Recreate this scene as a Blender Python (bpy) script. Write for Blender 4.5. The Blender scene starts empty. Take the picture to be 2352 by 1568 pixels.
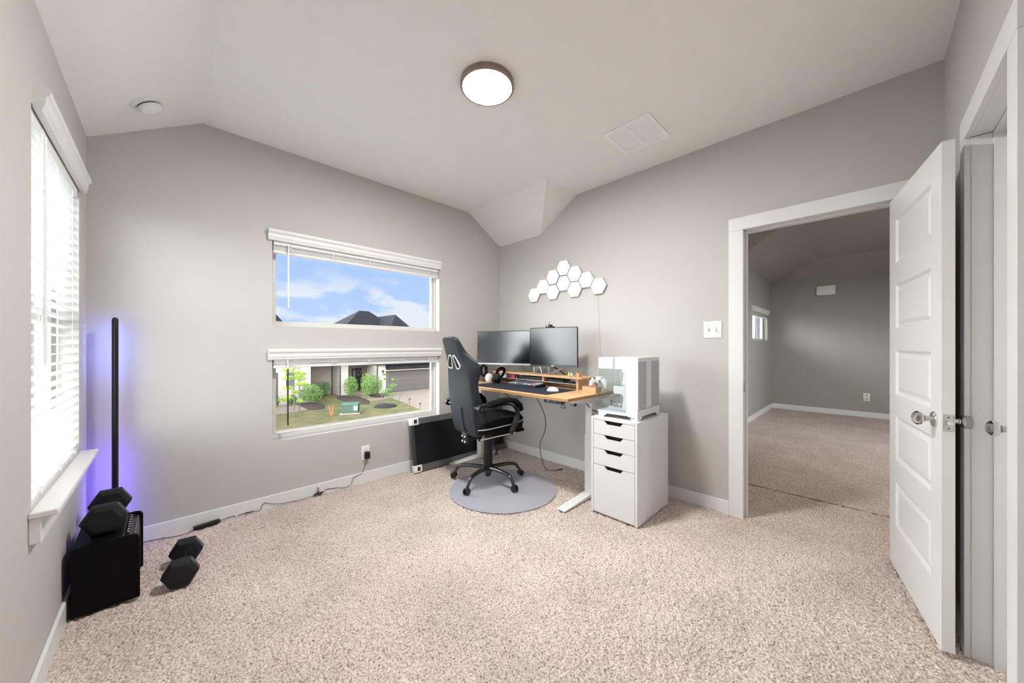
import bpy, bmesh, math, random
from mathutils import Vector, Matrix, noise
random.seed(7)
S = bpy.context.scene
R = math.radians
# ------------------------------------------------------------------ camera
CAMH = 1.22
cam = bpy.data.objects.new('camera', bpy.data.cameras.new('camera'))
S.collection.objects.link(cam)
cam.location = (0, 0, CAMH)
cam.rotation_euler = (R(90), 0, R(45.37 - 90))
cam.data.sensor_width = 36.0
cam.data.lens = 803.8 * 36.0 / 2352
cam.data.shift_y = (793.8 - 784) / 2352
cam.data.clip_start = 0.02
cam.data.clip_end = 400
S.camera = cam
# ------------------------------------------------------------------ exposure
S.view_settings.view_transform = 'Standard'
S.view_settings.look = 'None'
S.view_settings.exposure = 0.37
S.view_settings.gamma = 1.0
S.view_settings.use_curve_mapping = False
# ------------------------------------------------------------------ sky
W = bpy.data.worlds.new('sky'); S.world = W; W.use_nodes = True
nt = W.node_tree; N = nt.nodes; L = nt.links; N.clear()
def wn(t, **k):
    n = N.new(t)
    for a, b in k.items(): setattr(n, a, b)
    return n
out = wn('ShaderNodeOutputWorld'); bg = wn('ShaderNodeBackground')
tc = wn('ShaderNodeTexCoord'); sep = wn('ShaderNodeSeparateXYZ')
L.new(tc.outputs['Generated'], sep.inputs[0])
grad = wn('ShaderNodeMapRange'); grad.inputs['From Min'].default_value = 0.0; grad.inputs['From Max'].default_value = 0.45
L.new(sep.outputs['Z'], grad.inputs['Value'])
blue = wn('ShaderNodeMix', data_type='RGBA')
blue.inputs['A'].default_value = (0.44, 0.57, 0.86, 1); blue.inputs['B'].default_value = (0.28, 0.43, 0.79, 1)
L.new(grad.outputs[0], blue.inputs['Factor'])
mp = wn('ShaderNodeMapping'); mp.inputs['Scale'].default_value = (1, 1, 2.3); mp.inputs['Location'].default_value = (0.35, 0.2, 0.12)
L.new(tc.outputs['Generated'], mp.inputs[0])
cl = wn('ShaderNodeTexNoise'); cl.inputs['Scale'].default_value = 9.0; cl.inputs['Detail'].default_value = 6; cl.inputs['Roughness'].default_value = 0.52
L.new(mp.outputs[0], cl.inputs['Vector'])
cr = wn('ShaderNodeMapRange', interpolation_type='SMOOTHSTEP'); cr.inputs['From Min'].default_value = 0.43; cr.inputs['From Max'].default_value = 0.60
L.new(cl.outputs['Fac'], cr.inputs['Value'])
low = wn('ShaderNodeMapRange'); low.inputs['From Min'].default_value = 0.20; low.inputs['From Max'].default_value = 0.13
L.new(sep.outputs['Z'], low.inputs['Value'])
mm = wn('ShaderNodeMath', operation='MULTIPLY'); L.new(cr.outputs[0], mm.inputs[0]); L.new(low.outputs[0], mm.inputs[1])
cm = wn('ShaderNodeMix', data_type='RGBA'); cm.inputs['B'].default_value = (0.68, 0.71, 0.80, 1)
L.new(mm.outputs[0], cm.inputs['Factor']); L.new(blue.outputs['Result'], cm.inputs['A'])
# bright white haze bank on the west side of the sky (towards -X)
wx = wn('ShaderNodeMapRange', interpolation_type='SMOOTHSTEP'); wx.inputs['From Min'].default_value = 0.12; wx.inputs['From Max'].default_value = -0.12
L.new(sep.outputs['X'], wx.inputs['Value'])
hz = wn('ShaderNodeMix', data_type='RGBA'); hz.inputs['B'].default_value = (11.5, 11.9, 12.5, 1)
we = wn('ShaderNodeMapRange', interpolation_type='SMOOTHSTEP'); we.inputs['From Min'].default_value = 0.85; we.inputs['From Max'].default_value = 0.35
L.new(sep.outputs['Z'], we.inputs['Value'])
wm = wn('ShaderNodeMath', operation='MULTIPLY'); L.new(wx.outputs[0], wm.inputs[0]); L.new(we.outputs[0], wm.inputs[1])
L.new(wm.outputs[0], hz.inputs['Factor']); L.new(cm.outputs['Result'], hz.inputs['A'])
L.new(hz.outputs['Result'], bg.inputs['Color']); bg.inputs['Strength'].default_value = 1.0
L.new(bg.outputs[0], out.inputs[0])
# ------------------------------------------------------------------ sun
sl = bpy.data.lights.new('sun', 'SUN'); sl.energy = 0.95; sl.angle = R(1.0); sl.color = (1, 0.95, 0.87)
so = bpy.data.objects.new('sun', sl); S.collection.objects.link(so)
so.rotation_euler = Vector((-0.22, 0.62, -0.78)).to_track_quat('-Z', 'Y').to_euler()
LAMP = 255.0      # ceiling lamp diffuser strength

# ================================================================== materials
_m = {}
def mat(name, col, rough=0.6, metal=0.0, bump=0.0, bscale=200.0, var=0.0, vscale=8.0, col2=None, spec=0.5,
        emit=None, estr=0.0, coat=0.0, bdist=0.002, stretch=None):
    if name in _m: return _m[name]
    m = bpy.data.materials.new(name); m.use_nodes = True
    nt = m.node_tree; b = nt.nodes['Principled BSDF']
    b.inputs['Base Color'].default_value = (*col, 1); b.inputs['Roughness'].default_value = rough
    b.inputs['Metallic'].default_value = metal; b.inputs['Specular IOR Level'].default_value = spec
    b.inputs['Coat Weight'].default_value = coat; b.inputs['Coat Roughness'].default_value = 0.22 if name == 'screen_glossy' else 0.05
    if emit: b.inputs['Emission Color'].default_value = (*emit, 1); b.inputs['Emission Strength'].default_value = estr
    tcn = nt.nodes.new('ShaderNodeTexCoord'); src = tcn.outputs['Object']
    if stretch:
        mpn = nt.nodes.new('ShaderNodeMapping'); mpn.inputs['Scale'].default_value = stretch
        nt.links.new(src, mpn.inputs[0]); src = mpn.outputs[0]
    n = nt.nodes.new('ShaderNodeTexNoise'); n.inputs['Scale'].default_value = vscale; n.inputs['Detail'].default_value = 4
    nt.links.new(src, n.inputs['Vector'])
    mx = nt.nodes.new('ShaderNodeMix'); mx.data_type = 'RGBA'
    v = max(var, 0.015)
    c2 = col2 if col2 else tuple(c * (1 - v) for c in col)
    mr = nt.nodes.new('ShaderNodeMapRange'); mr.inputs['From Min'].default_value = 0.35; mr.inputs['From Max'].default_value = 0.65
    nt.links.new(n.outputs['Fac'], mr.inputs['Value']); nt.links.new(mr.outputs[0], mx.inputs['Factor'])
    mx.inputs['A'].default_value = (*col, 1); mx.inputs['B'].default_value = (*c2, 1)
    nt.links.new(mx.outputs['Result'], b.inputs['Base Color'])
    if bump:
        n2 = nt.nodes.new('ShaderNodeTexNoise'); n2.inputs['Scale'].default_value = bscale; n2.inputs['Detail'].default_value = 3
        nt.links.new(src, n2.inputs['Vector'])
        bp = nt.nodes.new('ShaderNodeBump'); bp.inputs['Strength'].default_value = bump; bp.inputs['Distance'].default_value = bdist
        nt.links.new(n2.outputs['Fac'], bp.inputs['Height']); nt.links.new(bp.outputs[0], b.inputs['Normal'])
    _m[name] = m; return m
WALL = mat('wall_paint', (0.522, 0.500, 0.475), 0.62, bump=0.25, bscale=160, bdist=0.0015)
CEIL = mat('ceiling_paint', (0.90, 0.89, 0.868), 0.7, bump=0.35, bscale=120, bdist=0.002)
BEYOND_SHADED = mat('beyond_paint_shaded', (0.37, 0.34, 0.31), 0.65, bump=0.25, bscale=160, bdist=0.0015)  # wall paint darkened: the dimness of the room beyond is in the colour
TRIM = mat('trim_paint', (0.77, 0.765, 0.755), 0.33)
WHITE = mat('white_plastic', (0.84, 0.84, 0.84), 0.4)
BLINDV = mat('valance_white', (0.76, 0.755, 0.74), 0.4)
LAM = mat('white_laminate', (0.70, 0.70, 0.70), 0.38)
PCW = mat('pc_white', (0.68, 0.69, 0.725), 0.35)
BLACK = mat('black_plastic', (0.010, 0.010, 0.011), 0.42, spec=0.3)
BLACKG = mat('black_gloss', (0.008, 0.008, 0.01), 0.18)
RUBBER = mat('black_rubber', (0.010, 0.011, 0.013), 0.55, spec=0.25, bump=0.1, bscale=400, bdist=0.0005)
TOLEX = mat('amp_covering', (0.003, 0.003, 0.0035), 0.5, spec=0.10, bump=0.3, bscale=700, bdist=0.0006)
LEATH = mat('chair_leather', (0.014, 0.017, 0.022), 0.48, spec=0.4, bump=0.12, bscale=500, bdist=0.0005)
FABR = mat('black_fabric', (0.006, 0.006, 0.007), 0.9, bump=0.3, bscale=900, bdist=0.0005, spec=0.15)
CHROME = mat('chrome', (0.75, 0.74, 0.72), 0.15, 1.0)
NICKEL = mat('nickel', (0.60, 0.57, 0.53), 0.3, 1.0)
SILVER = mat('silver_piping', (0.62, 0.62, 0.60), 0.4)
STEEL = mat('black_steel', (0.02, 0.02, 0.022), 0.25, coat=0.4)
DARKG = mat('dark_grey', (0.06, 0.06, 0.065), 0.5)
WOOD = mat('bamboo', (0.66, 0.42, 0.22), 0.42, var=0.18, vscale=14, stretch=(14, 1, 6))
WOODE = mat('bamboo_edge', (0.52, 0.26, 0.09), 0.5, var=0.3, vscale=30, stretch=(2, 2, 10))
PAD = mat('desk_mat_cloth', (0.024, 0.028, 0.042), 0.85, spec=0.2)
BRONZE = mat('lamp_bronze', (0.31, 0.225, 0.195), 0.4, 0.3)
VINYL = mat('window_vinyl', (0.66, 0.635, 0.60), 0.4)
SCREEN = mat('screen', (0.004, 0.005, 0.006), 0.19, spec=1.0)
MATR = None

def emis(name, col, s):
    m = bpy.data.materials.new(name); m.use_nodes = True; nt = m.node_tree
    b = nt.nodes['Principled BSDF']; b.inputs['Base Color'].default_value = (0.8, 0.8, 0.8, 1)
    b.inputs['Emission Color'].default_value = (*col, 1); b.inputs['Emission Strength'].default_value = s
    return m
def glassmat(name, tint=(0.96, 0.98, 0.97), refl=0.05, fres=1.45, rough=0.0):
    m = bpy.data.materials.new(name); m.use_nodes = True; nt = m.node_tree; nt.nodes.clear()
    o = nt.nodes.new('ShaderNodeOutputMaterial'); t = nt.nodes.new('ShaderNodeBsdfTransparent'); t.inputs[0].default_value = (*tint, 1)
    g = nt.nodes.new('ShaderNodeBsdfGlossy'); g.inputs['Roughness'].default_value = rough
    lw = nt.nodes.new('ShaderNodeLayerWeight'); lw.inputs['Blend'].default_value = 0.5
    pw = nt.nodes.new('ShaderNodeMath'); pw.operation = 'POWER'; nt.links.new(lw.outputs['Facing'], pw.inputs[0]); pw.inputs[1].default_value = 4.0
    r0 = ((fres - 1) / (fres + 1)) ** 2
    f = nt.nodes.new('ShaderNodeMath'); f.operation = 'MULTIPLY_ADD'; nt.links.new(pw.outputs[0], f.inputs[0]); f.inputs[1].default_value = 1 - r0; f.inputs[2].default_value = r0
    x = nt.nodes.new('ShaderNodeMixShader'); nt.links.new(f.outputs[0], x.inputs[0]); nt.links.new(t.outputs[0], x.inputs[1])
    nt.links.new(g.outputs[0], x.inputs[2]); nt.links.new(x.outputs[0], o.inputs[0]); return m
GLASS = glassmat('window_glass', fres=1.28)
PCGLASS = glassmat('pc_glass', (0.94, 0.97, 0.97), fres=1.65)
def slatmat():
    m = bpy.data.materials.new('blind_slat'); m.use_nodes = True; nt = m.node_tree; nt.nodes.clear()
    o = nt.nodes.new('ShaderNodeOutputMaterial'); d = nt.nodes.new('ShaderNodeBsdfDiffuse'); d.inputs[0].default_value = (0.9, 0.9, 0.89, 1)
    t = nt.nodes.new('ShaderNodeBsdfTranslucent'); t.inputs[0].default_value = (0.85, 0.85, 0.84, 1)
    x = nt.nodes.new('ShaderNodeMixShader'); x.inputs[0].default_value = 0.35
    nt.links.new(d.outputs[0], x.inputs[1]); nt.links.new(t.outputs[0], x.inputs[2]); nt.links.new(x.outputs[0], o.inputs[0]); return m
SLAT = slatmat()
def knobglass():
    m = bpy.data.materials.new('knob_glass'); m.use_nodes = True
    b = m.node_tree.nodes['Principled BSDF']; b.inputs['Base Color'].default_value = (0.95, 0.95, 0.94, 1)
    b.inputs['Roughness'].default_value = 0.03; b.inputs['Transmission Weight'].default_value = 1.0; b.inputs['IOR'].default_value = 1.5; return m
KGLASS = knobglass()
def carpetmat():
    m = bpy.data.materials.new('carpet'); m.use_nodes = True; nt = m.node_tree; b = nt.nodes['Principled BSDF']
    b.inputs['Roughness'].default_value = 0.95; b.inputs['Specular IOR Level'].default_value = 0.1
    b.inputs['Sheen Weight'].default_value = 0.15
    t = nt.nodes.new('ShaderNodeTexCoord'); k = nt.links.new
    n1 = nt.nodes.new('ShaderNodeTexNoise'); n1.inputs['Scale'].default_value = 128; n1.inputs['Detail'].default_value = 3; k(t.outputs['Object'], n1.inputs['Vector'])
    r1 = nt.nodes.new('ShaderNodeValToRGB'); e = r1.color_ramp.elements
    e[0].position = 0.30; e[0].color = (0.23, 0.16, 0.12, 1); e[1].position = 0.68; e[1].color = (0.86, 0.76, 0.70, 1)
    e2 = e.new(0.46); e2.color = (0.63, 0.515, 0.45, 1)
    k(n1.outputs['Fac'], r1.inputs[0])
    n2 = nt.nodes.new('ShaderNodeTexNoise'); n2.inputs['Scale'].default_value = 2.6; n2.inputs['Detail'].default_value = 5; k(t.outputs['Object'], n2.inputs['Vector'])
    mr = nt.nodes.new('ShaderNodeMapRange'); mr.inputs['From Min'].default_value = 0.3; mr.inputs['From Max'].default_value = 0.7
    mr.inputs['To Min'].default_value = 0.84; mr.inputs['To Max'].default_value = 1.06; k(n2.outputs['Fac'], mr.inputs['Value'])
    mx = nt.nodes.new('ShaderNodeVectorMath'); mx.operation = 'SCALE'; k(r1.outputs[0], mx.inputs[0]); k(mr.outputs[0], mx.inputs['Scale'])
    k(mx.outputs[0], b.inputs['Base Color'])
    v = nt.nodes.new('ShaderNodeTexVoronoi'); v.inputs['Scale'].default_value = 88; k(t.outputs['Object'], v.inputs['Vector'])
    bp = nt.nodes.new('ShaderNodeBump'); bp.invert = True; bp.inputs['Strength'].default_value = 0.9; bp.inputs['Distance'].default_value = 0.008
    k(v.outputs['Distance'], bp.inputs['Height']); k(bp.outputs[0], b.inputs['Normal']); return m
CARPET = carpetmat()
def brickmat(name, a, b_, mortar, scale=4.4):
    m = bpy.data.materials.new(name); m.use_nodes = True; nt = m.node_tree; b = nt.nodes['Principled BSDF']; k = nt.links.new
    b.inputs['Roughness'].default_value = 0.85
    t = nt.nodes.new('ShaderNodeTexCoord'); mp = nt.nodes.new('ShaderNodeMapping'); mp.inputs['Rotation'].default_value = (R(90), 0, 0)
    k(t.outputs['Object'], mp.inputs[0]); br = nt.nodes.new('ShaderNodeTexBrick'); br.inputs['Scale'].default_value = scale
    br.inputs['Color1'].default_value = (*a, 1); br.inputs['Color2'].default_value = (*b_, 1); br.inputs['Mortar'].default_value = (*mortar, 1)
    br.inputs['Mortar Size'].default_value = 0.012; k(mp.outputs[0], br.inputs['Vector']); k(br.outputs['Color'], b.inputs['Base Color']); return m

# ================================================================== mesh helpers
MW = {}
_bc = 0
def B(): return bmesh.new()
def box(bm, x0, x1, y0, y1, z0, z1, bev=0.0, seg=2, M=None):
    global _bc
    _bc += 1; e_ = 6e-5 * (_bc % 7) if min(x1 - x0, y1 - y0, z1 - z0) > .0025 else 0.0
    x0 += e_; x1 -= e_; y0 += e_; y1 -= e_; z1 -= e_ * .5; z0 += e_ * .5
    r = bmesh.ops.create_cube(bm, size=1.0)
    vs = r['verts']
    for v in vs:
        v.co = Vector(((x0 + x1) / 2 + v.co.x * (x1 - x0), (y0 + y1) / 2 + v.co.y * (y1 - y0), (z0 + z1) / 2 + v.co.z * (z1 - z0)))
    if bev:
        es = list({e for v in vs for e in v.link_edges})
        r2 = bmesh.ops.bevel(bm, geom=es, offset=bev, segments=seg, affect='EDGES', profile=0.5)
        vs = list({v for f in r2['faces'] for v in f.verts} | {v for v in vs if v.is_valid})
    if M is not None:
        for v in vs: v.co = M @ v.co
    return vs
def frame_of(d):
    d = d.normalized(); a = Vector((0, 0, 1)) if abs(d.z) < 0.9 else Vector((1, 0, 0))
    u = d.cross(a).normalized(); return u, d.cross(u).normalized()
def cyl(bm, p0, p1, r0, r1=None, n=20):
    p0 = Vector(p0); p1 = Vector(p1); r1 = r0 if r1 is None else r1
    u, w = frame_of(p1 - p0)
    A = [bm.verts.new(p0 + (u * math.cos(2 * math.pi * i / n) + w * math.sin(2 * math.pi * i / n)) * r0) for i in range(n)]
    C = [bm.verts.new(p1 + (u * math.cos(2 * math.pi * i / n) + w * math.sin(2 * math.pi * i / n)) * r1) for i in range(n)]
    for i in range(n): bm.faces.new((A[i], A[(i + 1) % n], C[(i + 1) % n], C[i]))
    bm.faces.new(A[::-1]); bm.faces.new(C)
def smoothpts(P, k=6):
    P = [Vector(p) for p in P]; out = []
    for i in range(len(P) - 1):
        a = P[max(i - 1, 0)]; b = P[i]; c = P[i + 1]; d = P[min(i + 2, len(P) - 1)]
        for j in range(k):
            t = j / k
            out.append(0.5 * ((2 * b) + (c - a) * t + (2 * a - 5 * b + 4 * c - d) * t * t + (3 * b - a - 3 * c + d) * t ** 3))
    return out + [P[-1]]
def tube(bm, P, r, n=8, k=6, flat=1.0):
    Q = smoothpts(P, k) if k > 1 else [Vector(p) for p in P]
    m = len(Q); rr = r if isinstance(r, (list, tuple)) else None
    prev = None; rings = []
    for i, q in enumerate(Q):
        d = (Q[min(i + 1, m - 1)] - Q[max(i - 1, 0)]).normalized()
        if prev is None: u, _ = frame_of(d)
        else: u = (prev - d * prev.dot(d)).normalized()
        prev = u; w = d.cross(u)
        if rr: f = i / (m - 1) * (len(rr) - 1); j = min(int(f), len(rr) - 2); R_ = rr[j] + (rr[j + 1] - rr[j]) * (f - j)
        else: R_ = r
        rings.append([bm.verts.new(q + u * math.cos(2 * math.pi * a / n) * R_ + w * math.sin(2 * math.pi * a / n) * R_ * flat) for a in range(n)])
    for a, b in zip(rings, rings[1:]):
        for i in range(n): bm.faces.new((a[i], a[(i + 1) % n], b[(i + 1) % n], b[i]))
    bm.faces.new(rings[0][::-1]); bm.faces.new(rings[-1])
def loft(bm, rings, cap=True):
    V = [[bm.verts.new(p) for p in r] for r in rings]; n = len(V[0])
    for a, b in zip(V, V[1:]):
        for i in range(n): bm.faces.new((a[i], a[(i + 1) % n], b[(i + 1) % n], b[i]))
    if cap: bm.faces.new(V[0][::-1]); bm.faces.new(V[-1])
def lathe(bm, prof, M=Matrix(), n=24):
    rings = []
    for r, z in prof: rings.append([M @ Vector((max(r, 1e-4) * math.cos(2 * math.pi * i / n), max(r, 1e-4) * math.sin(2 * math.pi * i / n), z)) for i in range(n)])
    loft(bm, rings)
def prism(bm, pts, d, M=Matrix(), bev=0):
    a = [bm.verts.new(M @ Vector((p[0], p[1], 0))) for p in pts]; b = [bm.verts.new(M @ Vector((p[0], p[1], d))) for p in pts]
    n = len(pts); fs = [bm.faces.new(a[::-1]), bm.faces.new(b)]
    for i in range(n): fs.append(bm.faces.new((a[i], a[(i + 1) % n], b[(i + 1) % n], b[i])))
    if bev: bmesh.ops.bevel(bm, geom=list({e for f in fs for e in f.edges}), offset=bev, segments=2, affect='EDGES')
def ball(bm, c, r, sx=1, sy=1, sz=1, n=20, M=None):
    r_ = bmesh.ops.create_uvsphere(bm, u_segments=n, v_segments=max(8, n // 2), radius=r)
    for v in r_['verts']:
        v.co = Vector((v.co.x * sx, v.co.y * sy, v.co.z * sz)) + Vector(c)
        if M is not None: v.co = M @ v.co
def AX(o, z, x=None):
    """matrix with local z along z, origin o"""
    z = Vector(z).normalized()
    if x is None: u, w = frame_of(z); return Matrix.Translation(Vector(o)) @ Matrix((u, -w if u.cross(-w).dot(z) > 0 else w, z)).transposed().to_4x4()
    x = Vector(x).normalized(); y = z.cross(x); return Matrix.Translation(Vector(o)) @ Matrix((x, y, z)).transposed().to_4x4()
def tag(o, label=None, cat=None, group=None, kind=None):
    if label: o['label'] = label
    if cat: o['category'] = cat
    if group: o['group'] = group
    if kind: o['kind'] = kind
    return o
def obj(name, bm, m, parent=None, sm=None, label=None, local=False, sub=0, bev=0):
    bmesh.ops.recalc_face_normals(bm, faces=bm.faces)
    me = bpy.data.meshes.new(name); o = bpy.data.objects.new(name, me); S.collection.objects.link(o)
    if parent is not None:
        if not local: bm.transform(MW[parent.name].inverted())
        o.parent = parent; MW[o.name] = MW[parent.name].copy()
    else:
        xs = [v.co for v in bm.verts]
        c = Vector(((min(v.x for v in xs) + max(v.x for v in xs)) / 2, (min(v.y for v in xs) + max(v.y for v in xs)) / 2, min(v.z for v in xs)))
        bm.transform(Matrix.Translation(-c)); o.location = c; MW[o.name] = Matrix.Translation(c)
    bm.to_mesh(me); bm.free(); me.materials.append(m)
    if sm is not None:
        for p in me.polygons: p.use_smooth = True
        me.set_sharp_from_angle(angle=R(sm))
    if bev: b = o.modifiers.new('bevel', 'BEVEL'); b.width = bev; b.segments = 2; b.limit_method = 'ANGLE'
    if sub: s = o.modifiers.new('sub', 'SUBSURF'); s.levels = sub; s.render_levels = sub
    if label: o['label'] = label
    return o
def thing(name, label, cat, loc=(0, 0, 0), rz=0, group=None, kind=None):
    o = bpy.data.objects.new(name, None); S.collection.objects.link(o); o.empty_display_size = 0.1
    o.location = loc; o.rotation_euler = (0, 0, rz); MW[o.name] = Matrix.Translation(Vector(loc)) @ Matrix.Rotation(rz, 4, 'Z')
    return tag(o, label, cat, group, kind)
def copy_tree(o, loc, rz=0, label=None):
    c = o.copy(); S.collection.objects.link(c); c.location = loc; c.rotation_euler = (0, 0, rz)
    if label: c['label'] = label
    def kids(a, b):
        for ch in list(a.children):
            d = ch.copy(); S.collection.objects.link(d); d.parent = b; kids(ch, d)
    src = o
    for ch in [x for x in src.children if x is not c]:
        d = ch.copy(); S.collection.objects.link(d); d.parent = c; kids(ch, d)
    return c
def struct(name, bm, m, sm=None, parent=None, bev=0):
    o = obj(name, bm, m, parent, sm, bev=bev)
    if parent is None: o['kind'] = 'structure'
    return o

XB, YA, XC, YD = 2.926, 3.178, -0.33, -0.29
ZC = 2.735
# ================================================================== setting: walls
def wall(name, axis, pos, thick, u0, u1, z1, holes, m=WALL):
    """axis 'x': plane x=pos, u is y.  thick signed = away from the room"""
    holes = [(h[0], h[1], -.06 if h[2] == 0 else h[2], h[3]) for h in holes]
    bm = B(); us = sorted({u0, u1, *[h[0] for h in holes], *[h[1] for h in holes]}); zs = sorted({-.06, z1, *[h[2] for h in holes], *[h[3] for h in holes]})
    us = [u for u in us if u0 <= u <= u1]; zs = [z for z in zs if -.06 <= z <= z1]
    nu, nz = len(us) - 1, len(zs) - 1
    def solid(i, j):
        if i < 0 or j < 0 or i >= nu or j >= nz: return False
        cu, cz = (us[i] + us[i + 1]) / 2, (zs[j] + zs[j + 1]) / 2
        return not any(h[0] < cu < h[1] and h[2] < cz < h[3] for h in holes)
    cache = {}
    def V(u, z, s):
        k = (u, z, s)
        if k not in cache:
            p = pos + (thick if s else 0)
            cache[k] = bm.verts.new((p, u, z) if axis == 'x' else (u, p, z))
        return cache[k]
    for i in range(nu):
        for j in range(nz):
            if not solid(i, j): continue
            a, b, c, d = us[i], us[i + 1], zs[j], zs[j + 1]
            for s in (0, 1): bm.faces.new([V(a, c, s), V(b, c, s), V(b, d, s), V(a, d, s)])
            if not solid(i - 1, j): bm.faces.new([V(a, c, 0), V(a, d, 0), V(a, d, 1), V(a, c, 1)])
            if not solid(i + 1, j): bm.faces.new([V(b, c, 0), V(b, d, 0), V(b, d, 1), V(b, c, 1)])
            if not solid(i, j - 1): bm.faces.new([V(a, c, 0), V(b, c, 0), V(b, c, 1), V(a, c, 1)])
            if not solid(i, j + 1): bm.faces.new([V(a, d, 0), V(b, d, 0), V(b, d, 1), V(a, d, 1)])
    return struct(name, bm, m)
WU = (0.573, 2.054, 1.372, 2.045)      # upper window (x0,x1,z0,z1)
WL = (0.573, 2.054, 0.489, 1.135)      # lower window
WC = (2.01, 2.93, 0.655, 2.055)        # left window (y0,y1,z0,z1)
WH = (6.86, 8.13, 1.312, 1.86)         # small window of the room beyond
DY0, DY1, DZ = -0.14, 0.615, 2.045     # doorway in the right wall
KX0, KX1, KZ = 1.657, 2.252, 2.04      # closet doorway
wall('wall_back', 'y', YA, 0.14, XC - 0.14, XB + 0.12, 2.9, [WU, WL])
wall('wall_right', 'x', XB, 0.12, YD, YA, 2.9, [(DY0 - 0.018, DY1 + 0.018, 0, DZ + 0.018)])
wall('wall_left', 'x', XC, -0.14, YD, YA, 2.9, [WC])
wall('wall_front', 'y', YD, -0.12, XC - 0.14, XB + 0.12, 2.9, [(KX0 - 0.018, KX1 + 0.018, 0, KZ + 0.018)])
wall('wall_beyond_left', 'y', 1.325, 0.12, XB + 0.12, 8.66, 2.9, [WH], BEYOND_SHADED)
wall('wall_beyond_far', 'x', 8.54, 0.12, -2.3, 1.325, 2.9, [], BEYOND_SHADED)
wall('wall_beyond_right', 'y', -2.3, -0.12, XB + 0.12, 8.66, 2.9, [(4.0, 6.2, 0.7, 2.1)], BEYOND_SHADED)
wall('wall_beyond_near', 'x', XB + 0.12, -0.12, -2.3, -0.41, 2.9, [], BEYOND_SHADED)
bm = B(); box(bm, 1.5, 2.7, -1.1, -1.0, 0, 2.9); box(bm, 1.4, 1.5, -1.1, -0.41, 0, 2.9); box(bm, 2.7, 2.8, -1.1, -0.41, 0, 2.9); box(bm, 1.4, 2.8, -1.1, -0.41, 2.3, 2.4)
struct('wall_closet', bm, WALL)
# ceiling -----------------------------------------------------------
bm = B()
def poly(*P): bm.faces.new([bm.verts.new(p) for p in P])
kL, kR = 0.600, 0.62
def zl(x): return ZC - kL * (0.175 - x)
poly((-.46, -.4, zl(-.46)), (.175, -.4, ZC), (.175, 3.3, ZC), (-.46, 3.3, zl(-.46)))
cx_, cy_ = 2.447, 2.035
poly((.175, -.4, ZC), (3.0, -.4, ZC), (3.0, cy_, ZC), (cx_, cy_, ZC), (cx_, 3.3, ZC), (.175, 3.3, ZC))
zz = ZC - kR * (3.0 - cx_)
poly((cx_, cy_, ZC), (3.0, cy_ + (3.0 - cx_), zz), (3.0, 3.3, zz), (cx_, 3.3, ZC))
poly((cx_, cy_, ZC), (3.0, cy_, ZC), (3.0, cy_ + (3.0 - cx_), zz))
bmesh.ops.remove_doubles(bm, verts=bm.verts, dist=1e-4)
struct('ceiling', bm, CEIL); bm = B()
# the room beyond
def zs2(y): return ZC - 0.407 * (y - 0.6)
yb = 1.4; xv = 8.05
poly((2.95, -2.4, ZC), (xv, -2.4, ZC), (xv, 0.6, ZC), (5.29, 0.6, ZC), (5.29, yb, ZC), (2.95, yb, ZC))
poly((5.29, 0.6, ZC), (5.83, yb, zs2(yb)), (5.29, yb, ZC))
yq = 1.325; hx = 8.05
poly((5.29, 0.6, ZC), (xv, 0.6, ZC), (8.54, 1.325, 2.44), (8.54, yb, zs2(yb)), (5.83, yb, zs2(yb)))
poly((xv, -2.4, ZC), (8.6, -2.4, 2.404), (8.6, 1.325, 2.404), (8.54, 1.325, 2.44), (xv, 0.6, ZC))
bmesh.ops.remove_doubles(bm, verts=bm.verts, dist=1e-4)
struct('ceiling_beyond', bm, BEYOND_SHADED)
bm = B(); box(bm, -0.6, 8.8, -2.5, 3.4, 2.9, 2.96); struct('ceiling_deck', bm, CEIL)
bm = B(); box(bm, -0.55, 8.75, -2.5, 3.36, -.16, -.05); struct('floor_light_block', bm, CEIL)  # unseen slab, added to block light leaking in from below
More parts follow.
